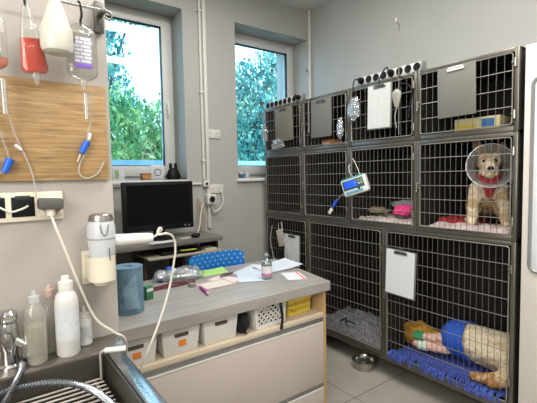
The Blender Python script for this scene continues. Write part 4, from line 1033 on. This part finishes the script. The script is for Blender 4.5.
dripline('drip line with a white joint hanging left of the red bag', [(.066, -.04, 1.70), (.078, -.02, 1.65), (.090, -.006, 1.60), (.105, 0, 1.555), (.118, 0, 1.52), (.132, 0, 1.47), (.138, 0, 1.42), (.139, -.004, 1.385)],
         [('drip_chamber', (.07, -.045, 1.735), (.072, -.035, 1.64), .009, .008, m_clrchamber), ('joint', (.092, -.006, 1.556), (.108, -.006, 1.541), .006, .004, m_white)])
dripline('short drip line with a blue clamp at the far left of the board', [(.03, -.04, 1.70), (.045, -.02, 1.66), (.06, -.01, 1.58), (.075, 0, 1.52), (.06, 0, 1.48), (.03, 0, 1.46)],
         [('roller_clamp', (.078, -.008, 1.515), (.062, -.008, 1.475), .012, .009, m_clamp)])

# socket frame on partition
t = thing('wall_socket', 'white socket frame on the partition with a grey plug in it', 'socket', (.095, YS-.001, 1.375))
MB().box((-.30, -.010, -.044), (.141, 0, .044), .003).build('plate', m_cream, t)
for i, x in enumerate((-.117, -.042, .033, .108)):
    MB().box((x-.030, -.0115, -.030), (x+.030, -.0095, .030), .002).build('outlet', m_dark if i < 3 else m_cream, t)
    if i < 3: MB().box((x-.020, -.0125, .022), (x+.020, -.011, .034), .001).build('outlet_tab', M('tab_dark%d' % i, '#2a2a2c', '#333336', .5), t)
MB().lathe([(.024, 0), (.028, .006), (.022, .006), (.02, .001), (0, .001)], 20, (.108, -.0115, -.004), (0, -1, 0)).build('outlet_rim', m_cream, t)
place(t, (.072, YS-.001, 1.372))
t = thing('plug', 'dark grey power plug in the socket frame on the partition', 'plug', (.175, YS-.012, 1.374))
MB().box((-.034, -.042, -.012), (.034, 0, .022), .006, rot=(0, R(3), 0)).build('plug_body', M('plug_grey', '#4d4a46', '#5a5753', .5), t)
MB().lathe([(0, 0), (.014, 0), (.012, .02), (0, .022)], 14, (.0, -.02, -.012), (0, 0, -1)).build('plug_neck', m_cream, t)
P0 = V((.175, YS-.012, 1.374))
MB().tube([V(p)-P0 for p in [(.175, 1.365, 1.343), (.178, 1.34, 1.32), (.196, 1.335, 1.26), (.214, 1.335, 1.20), (.238, 1.335, 1.12), (.265, 1.335, 1.04), (.29, 1.335, .99), (.325, 1.34, .955), (.345, 1.345, .935), (.378, 1.36, .90), (.39, 1.40, .80)]], .0038).build('cord', m_cord, t)
tag(place(MB().tube([(.0, 1.384, 1.40), (.03, 1.3845, 1.385), (.07, 1.3845, 1.36), (.10, 1.3845, 1.366), (.118, 1.384, 1.375)], .003).build('white_cable', m_cord), (0, 0, 0)), 'thin white cable drooping across the socket frame', 'cable')

# hair dryer and holder
YD = 1.335
t = thing('dryer_holder', 'cream plastic holder on the partition carrying the hair dryer', 'holder', (.308, YD, 1.118))
o_ = [(-.040, .064), (-.040, .0)]+[(-.040*math.cos(R(a)), -.040*math.sin(R(a))) for a in range(15, 180, 15)]+[(.040, .0), (.040, .064)]
i_ = [(.035, .064), (.035, .0)]+[(.035*math.cos(R(a)), -.035*math.sin(R(a))) for a in range(15, 180, 15)]+[(-.035, .0), (-.035, .064)]
MB().prism(o_+i_, .008, .085).build('cradle', m_cream, t)
MB().box((-.049, .056, -.012), (.043, .0645, .098), .003).build('back_plate', m_cream, t)
MB().lathe([(0, 0), (.024, 0), (.033, .012), (.036, .02), (0, .02)], 24, (0, .0, -.006)).build('bottom_cup', m_cream, t)
t = thing('hair_dryer', 'white and silver hair dryer standing nozzle down in its holder', 'hair dryer', (.310, YD-.002, 1.134))
m_dry = M('dryer_white', '#c3c5c6', '#cdcfd0', .35)
MB().lathe([(0, 0), (.027, 0), (.031, .03), (.034, .055), (.039, .09), (.043, .13), (.042, .165), (.036, .186), (.03, .19), (0, .19)], 28).build('dryer_body', m_dry, t)
MB().lathe([(.0365, .184), (.039, .186), (.034, .203), (.028, .207), (.010, .205), (0, .204)], 28).build('air_intake', M('silver_cap', '#9a958e', '#a8a39c', .3, .8), t)
MB().lathe([(.0425, .126), (.0438, .128), (.0438, .131), (.0425, .133)], 28).build('seam_ring', M('seam_grey', '#9a9c9e', '#a2a4a6', .4), t)
MB().tube([(-.012, -.0405, .175), (-.010, -.0435, .155), (-.004, -.0455, .142), (.002, -.0455, .142), (.008, -.044, .155), (.012, -.041, .175)], .0014).build('trim_line', m_clip, t)
MB().tube([(.016, -.032, .058), (.013, -.0375, .08), (.012, -.040, .10)], .002).build('switch', M('switch_grey', '#6e7072', '#787a7c', .4), t)
MB().tube([(.025, .0, .117), (.07, .0, .115), (.12, .0, .113), (.165, 0, .111)], [.020]*4+[.019]*4+[.018]*4+[.015], seg=16).build('handle', M('dryer_handle', '#d5d3cf', '#dcdad6', .4), t)
P0 = V((.310, YD-.002, 1.134))
MB().tube([V(p)-P0 for p in [(.474, 1.333, 1.245), (.49, 1.325, 1.255), (.505, 1.32, 1.272), (.495, 1.315, 1.278), (.488, 1.31, 1.258), (.525, 1.32, 1.256), (.556, 1.34, 1.236), (.566, 1.35, 1.19), (.56, 1.36, 1.13), (.552, 1.37, 1.07), (.53, 1.37, 1.0), (.50, 1.365, .93), (.47, 1.36, .87), (.44, 1.36, .81), (.42, 1.37, .76)]], .0040).build('cord', m_cord, t)

# ------------------------------------------------------------------ tub
ZL = .917
m_tub = m_sinks
t = thing('bathing_tub', 'stainless steel animal bathing tub with a flat back ledge', 'tub', (0, 0, 0))
MB().box((-.75, 1.27, ZL-.035), (.358, YS-.001, ZL), .004).build('back_ledge', m_tub, t)
MB().box((.292, .40, ZL-.035), (.336, 1.27, ZL), .004).build('right_flange', M('flange_steel', '#8f9296', '#a6a9ad', .22, .9, scale=3), t)
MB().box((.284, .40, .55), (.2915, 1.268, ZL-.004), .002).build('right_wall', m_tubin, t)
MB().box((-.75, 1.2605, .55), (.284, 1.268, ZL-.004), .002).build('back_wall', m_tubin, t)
MB().box((-.75, .40, .54), (.29, 1.268, .55)).build('tub_floor', M('tub_floor_shade', '#171614', '#1e1c1a', .6, .2), t, smooth=False)  # near-black colour stands in for the shade below the grate
MB().box((-.75, .392, .55), (.336, .40, ZL), .002).build('front_wall', m_tub, t)
for x in (-.7, .30):
    for y in (.44, 1.34): MB().cyl((x, y, 0), (x, y, .54 if y < 1.2 else ZL-.036), .018).build('leg', m_clip, t)
t = thing('floor_grate', 'steel bar grate lying inside the bathing tub', 'grate', (0, 0, .846))
g = MB(); m_bar = M('grate_bar', '#c4bdb3', '#d2cbc2', .35, .5)
y = 1.245
while y > .42:
    g.cyl((-.74, y, 0), (.272, y, 0), .0031, seg=8); y -= .0245
g.build('bars', m_bar, t)
MB().box((.250, .41, -.016), (.258, 1.252, -.006), .002).build('side_bar', m_bar, t)
MB().box((-.3, .41, -.016), (-.292, 1.252, -.006), .002).build('side_bar', m_bar, t)
hn = MB().tube([(.268, 1.235, .0), (.268, 1.235, .05), (.268, 1.235, .078), (.274, 1.232, .088), (.29, 1.225, .090)], .0035).build('lift_handle', m_bar, t)
MB().cyl((.280, 1.228, .090), (.335, 1.205, .090), .008, seg=14).build('grip', m_white, hn)

# faucet and hose
t = thing('faucet', 'chrome mixer tap on the tub ledge at the left edge', 'tap', (.046, 1.335, ZL))
MB().lathe([(0, 0), (.028, 0), (.028, .006), (.023, .012), (.022, .05), (.026, .06), (.026, .115), (.022, .13), (0, .134)], 26).build('tap_body', m_chrome, t)
MB().lathe([(0, 0), (.024, 0), (.026, .01), (.025, .024), (.018, .032), (0, .034)], 26, (0, 0, .132)).build('lever_cap', m_chrome, t)
MB().box((-.013, -.09, .145), (.013, -.005, .158), .005, rot=(R(-8), 0, 0)).build('lever', m_chrome, t)
MB().cyl((.018, -.01, .075), (.040, -.022, .06), .013, .011, seg=16).cyl((.040, -.022, .066), (.040, -.022, .03), .012, .012, seg=16).build('outlet', m_chrome, t)
MB().cyl((-.06, 0, .085), (.0, 0, .085), .017, seg=18).build('side_pipe', m_chrome, t)
HP = [(.090, 1.313, .945), (.076, 1.305, .93), (.066, 1.27, .92), (.045, 1.235, .90), (.02, 1.21, .872), (-.01, 1.20, .862), (-.03, 1.22, .863), (-.01, 1.245, .878), (.035, 1.248, .888), (.085, 1.24, .889), (.14, 1.22, .887), (.19, 1.185, .88), (.225, 1.13, .872), (.245, 1.06, .866), (.255, .98, .865), (.255, .85, .865), (.2, .7, .865)]
tag(place(MB().tube(HP, .0104, seg=12, smooth=15, ribs=.30).build('shower_hose', m_hose, ang=15), (0, 0, 0)), 'ribbed steel shower hose lying across the grate', 'hose')

# bottles on ledge
def bottle(label, loc, prof, mat, capprof, capm, liquid=None, lab=None, seg=24, rz=0):
    t = thing('bottle', label, 'bottle', (*loc, ZL), rz, None)
    MB().lathe(prof, seg).build('bottle_body', mat, t)
    MB().lathe(capprof, 18).build('cap', capm, t)
    if liquid: MB().lathe(liquid[0], seg).build('liquid', liquid[1], t)
    if lab: MB().lathe(lab[0], seg).build('label', lab[1], t)
    return t
b = bottle('clear squeeze bottle of pale liquid beside the tap', (.112, 1.318), [(0, .002), (.026, 0), (.030, .006), (.030, .14), (.026, .16), (.014, .175), (.013, .182), (0, .182)], m_bottle, [(0, .178), (.0155, .178), (.0155, .198), (.007, .201), (.006, .214), (0, .215)], clear('cap_clear', '#ece8e2', .5, .08),
       ([(0, .004), (.0285, .004), (.0285, .112), (0, .112)], clear('pale_liq', '#f0eddf', .30, .03, dif='#dcd8c6')))
bottle('thin clear bottle with a pinkish cap behind the squeeze bottle', (.158, 1.372), [(0, .002), (.02, 0), (.024, .005), (.024, .15), (.012, .168), (.011, .178), (0, .178)], m_bottle, [(0, .176), (.013, .176), (.013, .198), (.006, .2), (.005, .21), (0, .21)], M('cap_pink', '#c9a8a0', '#d2b4ac', .5))
t = bottle('tall white bottle with a push cap on the tub ledge', (.197, 1.322), [(0, .002), (.029, 0), (.033, .006), (.033, .165), (.029, .185), (.019, .198), (.017, .202), (0, .202)], M('bottle_white', '#cfcdc8', '#d8d6d2', .4), [(0, .2), (.0205, .2), (.0205, .226), (.012, .23), (.0115, .243), (0, .245)], m_white, None,
       ([(.0333, .05), (.0336, .05), (.0336, .15), (.0333, .15)], M('label_pale', '#c4c6c8', '#d4d5d6', .6, scale=60)))
bottle('small white dropper bottle right of the tall white bottle', (.252, 1.368), [(0, .001), (.02, 0), (.023, .004), (.023, .075), (.02, .085), (.012, .088), (0, .088)], M('dropper_white', '#d2d2ce', '#dadad6', .4), [(0, .086), (.0165, .086), (.015, .102), (.006, .106), (.003, .125), (0, .126)], m_white, None,
       ([(.0233, .018), (.0236, .018), (.0236, .065), (.0233, .065)], M('label_dropper', '#aeb4b6', '#d2d4d4', .6, scale=70)))

# ------------------------------------------------------------------ light
w = bpy.data.worlds.new('World'); scene.world = w; w.use_nodes = True
nt = w.node_tree; nt.nodes.clear()
bg = nd(nt, 'ShaderNodeBackground'); wo = nd(nt, 'ShaderNodeOutputWorld'); nt.links.new(bg.outputs[0], wo.inputs[0])
bg.inputs[0].default_value = (.46, .73, 1.0, 1); bg.inputs[1].default_value = 7.5
def area(name, loc, size, power, col, rot=(0, 0, 0), sy=None):
    l = bpy.data.lights.new(name, 'AREA'); l.energy = power; l.color = col; l.shape = 'RECTANGLE'; l.size = size; l.size_y = sy or size
    o = bpy.data.objects.new(name, l); COL.objects.link(o); o.location = loc; o.rotation_euler = rot; return o
area('ceiling_light', (1.0, -.6, 3.17), 1.2, 40, (1, .98, .94), sy=.3)
area('ceiling_light', (1.3, .9, 3.17), 1.2, 44, (1, .98, .94), sy=.3)
area('ceiling_light', (1.2, 2.2, 3.17), 1.2, 24, (1, .98, .94), sy=.3)
area('ceiling_light', (-.7, -.6, 3.17), 1.2, 14, (1, .98, .94), sy=.3)
area('side_fill_light', (XL+.04, -.4, 2.2), 1.7, 84, (1, .98, .95), rot=(0, R(-90), 0), sy=1.6)  # added fill lamp, the wall has no window; brightens the right wall
sun = bpy.data.lights.new('sun', 'SUN'); sun.energy = 2.4; sun.angle = R(3); sun.color = (1, .96, .88)
so = bpy.data.objects.new('sun', sun); COL.objects.link(so); so.rotation_euler = (R(48), 0, R(20))

# ------------------------------------------------------------------ camera
yaw, pit, rol = R(36.284), R(-3.666), R(-1.111)
fwd = V((math.sin(yaw)*math.cos(pit), math.cos(yaw)*math.cos(pit), math.sin(pit)))
rt = V((math.cos(yaw), -math.sin(yaw), 0)); up = rt.cross(fwd)
r2 = rt*math.cos(rol)+up*math.sin(rol); u2 = -rt*math.sin(rol)+up*math.cos(rol)
cam = bpy.data.cameras.new('camera'); cam.sensor_width = 36; cam.lens = 394/537*36; cam.clip_start = .02
co = bpy.data.objects.new('camera', cam); COL.objects.link(co)
mt = Matrix((r2, u2, -fwd)).transposed().to_4x4(); mt.translation = (0, 0, 1.45)
co.matrix_world = mt
scene.camera = co
scene.view_settings.view_transform = 'Standard'
scene.view_settings.look = 'None'
scene.view_settings.exposure = -.1
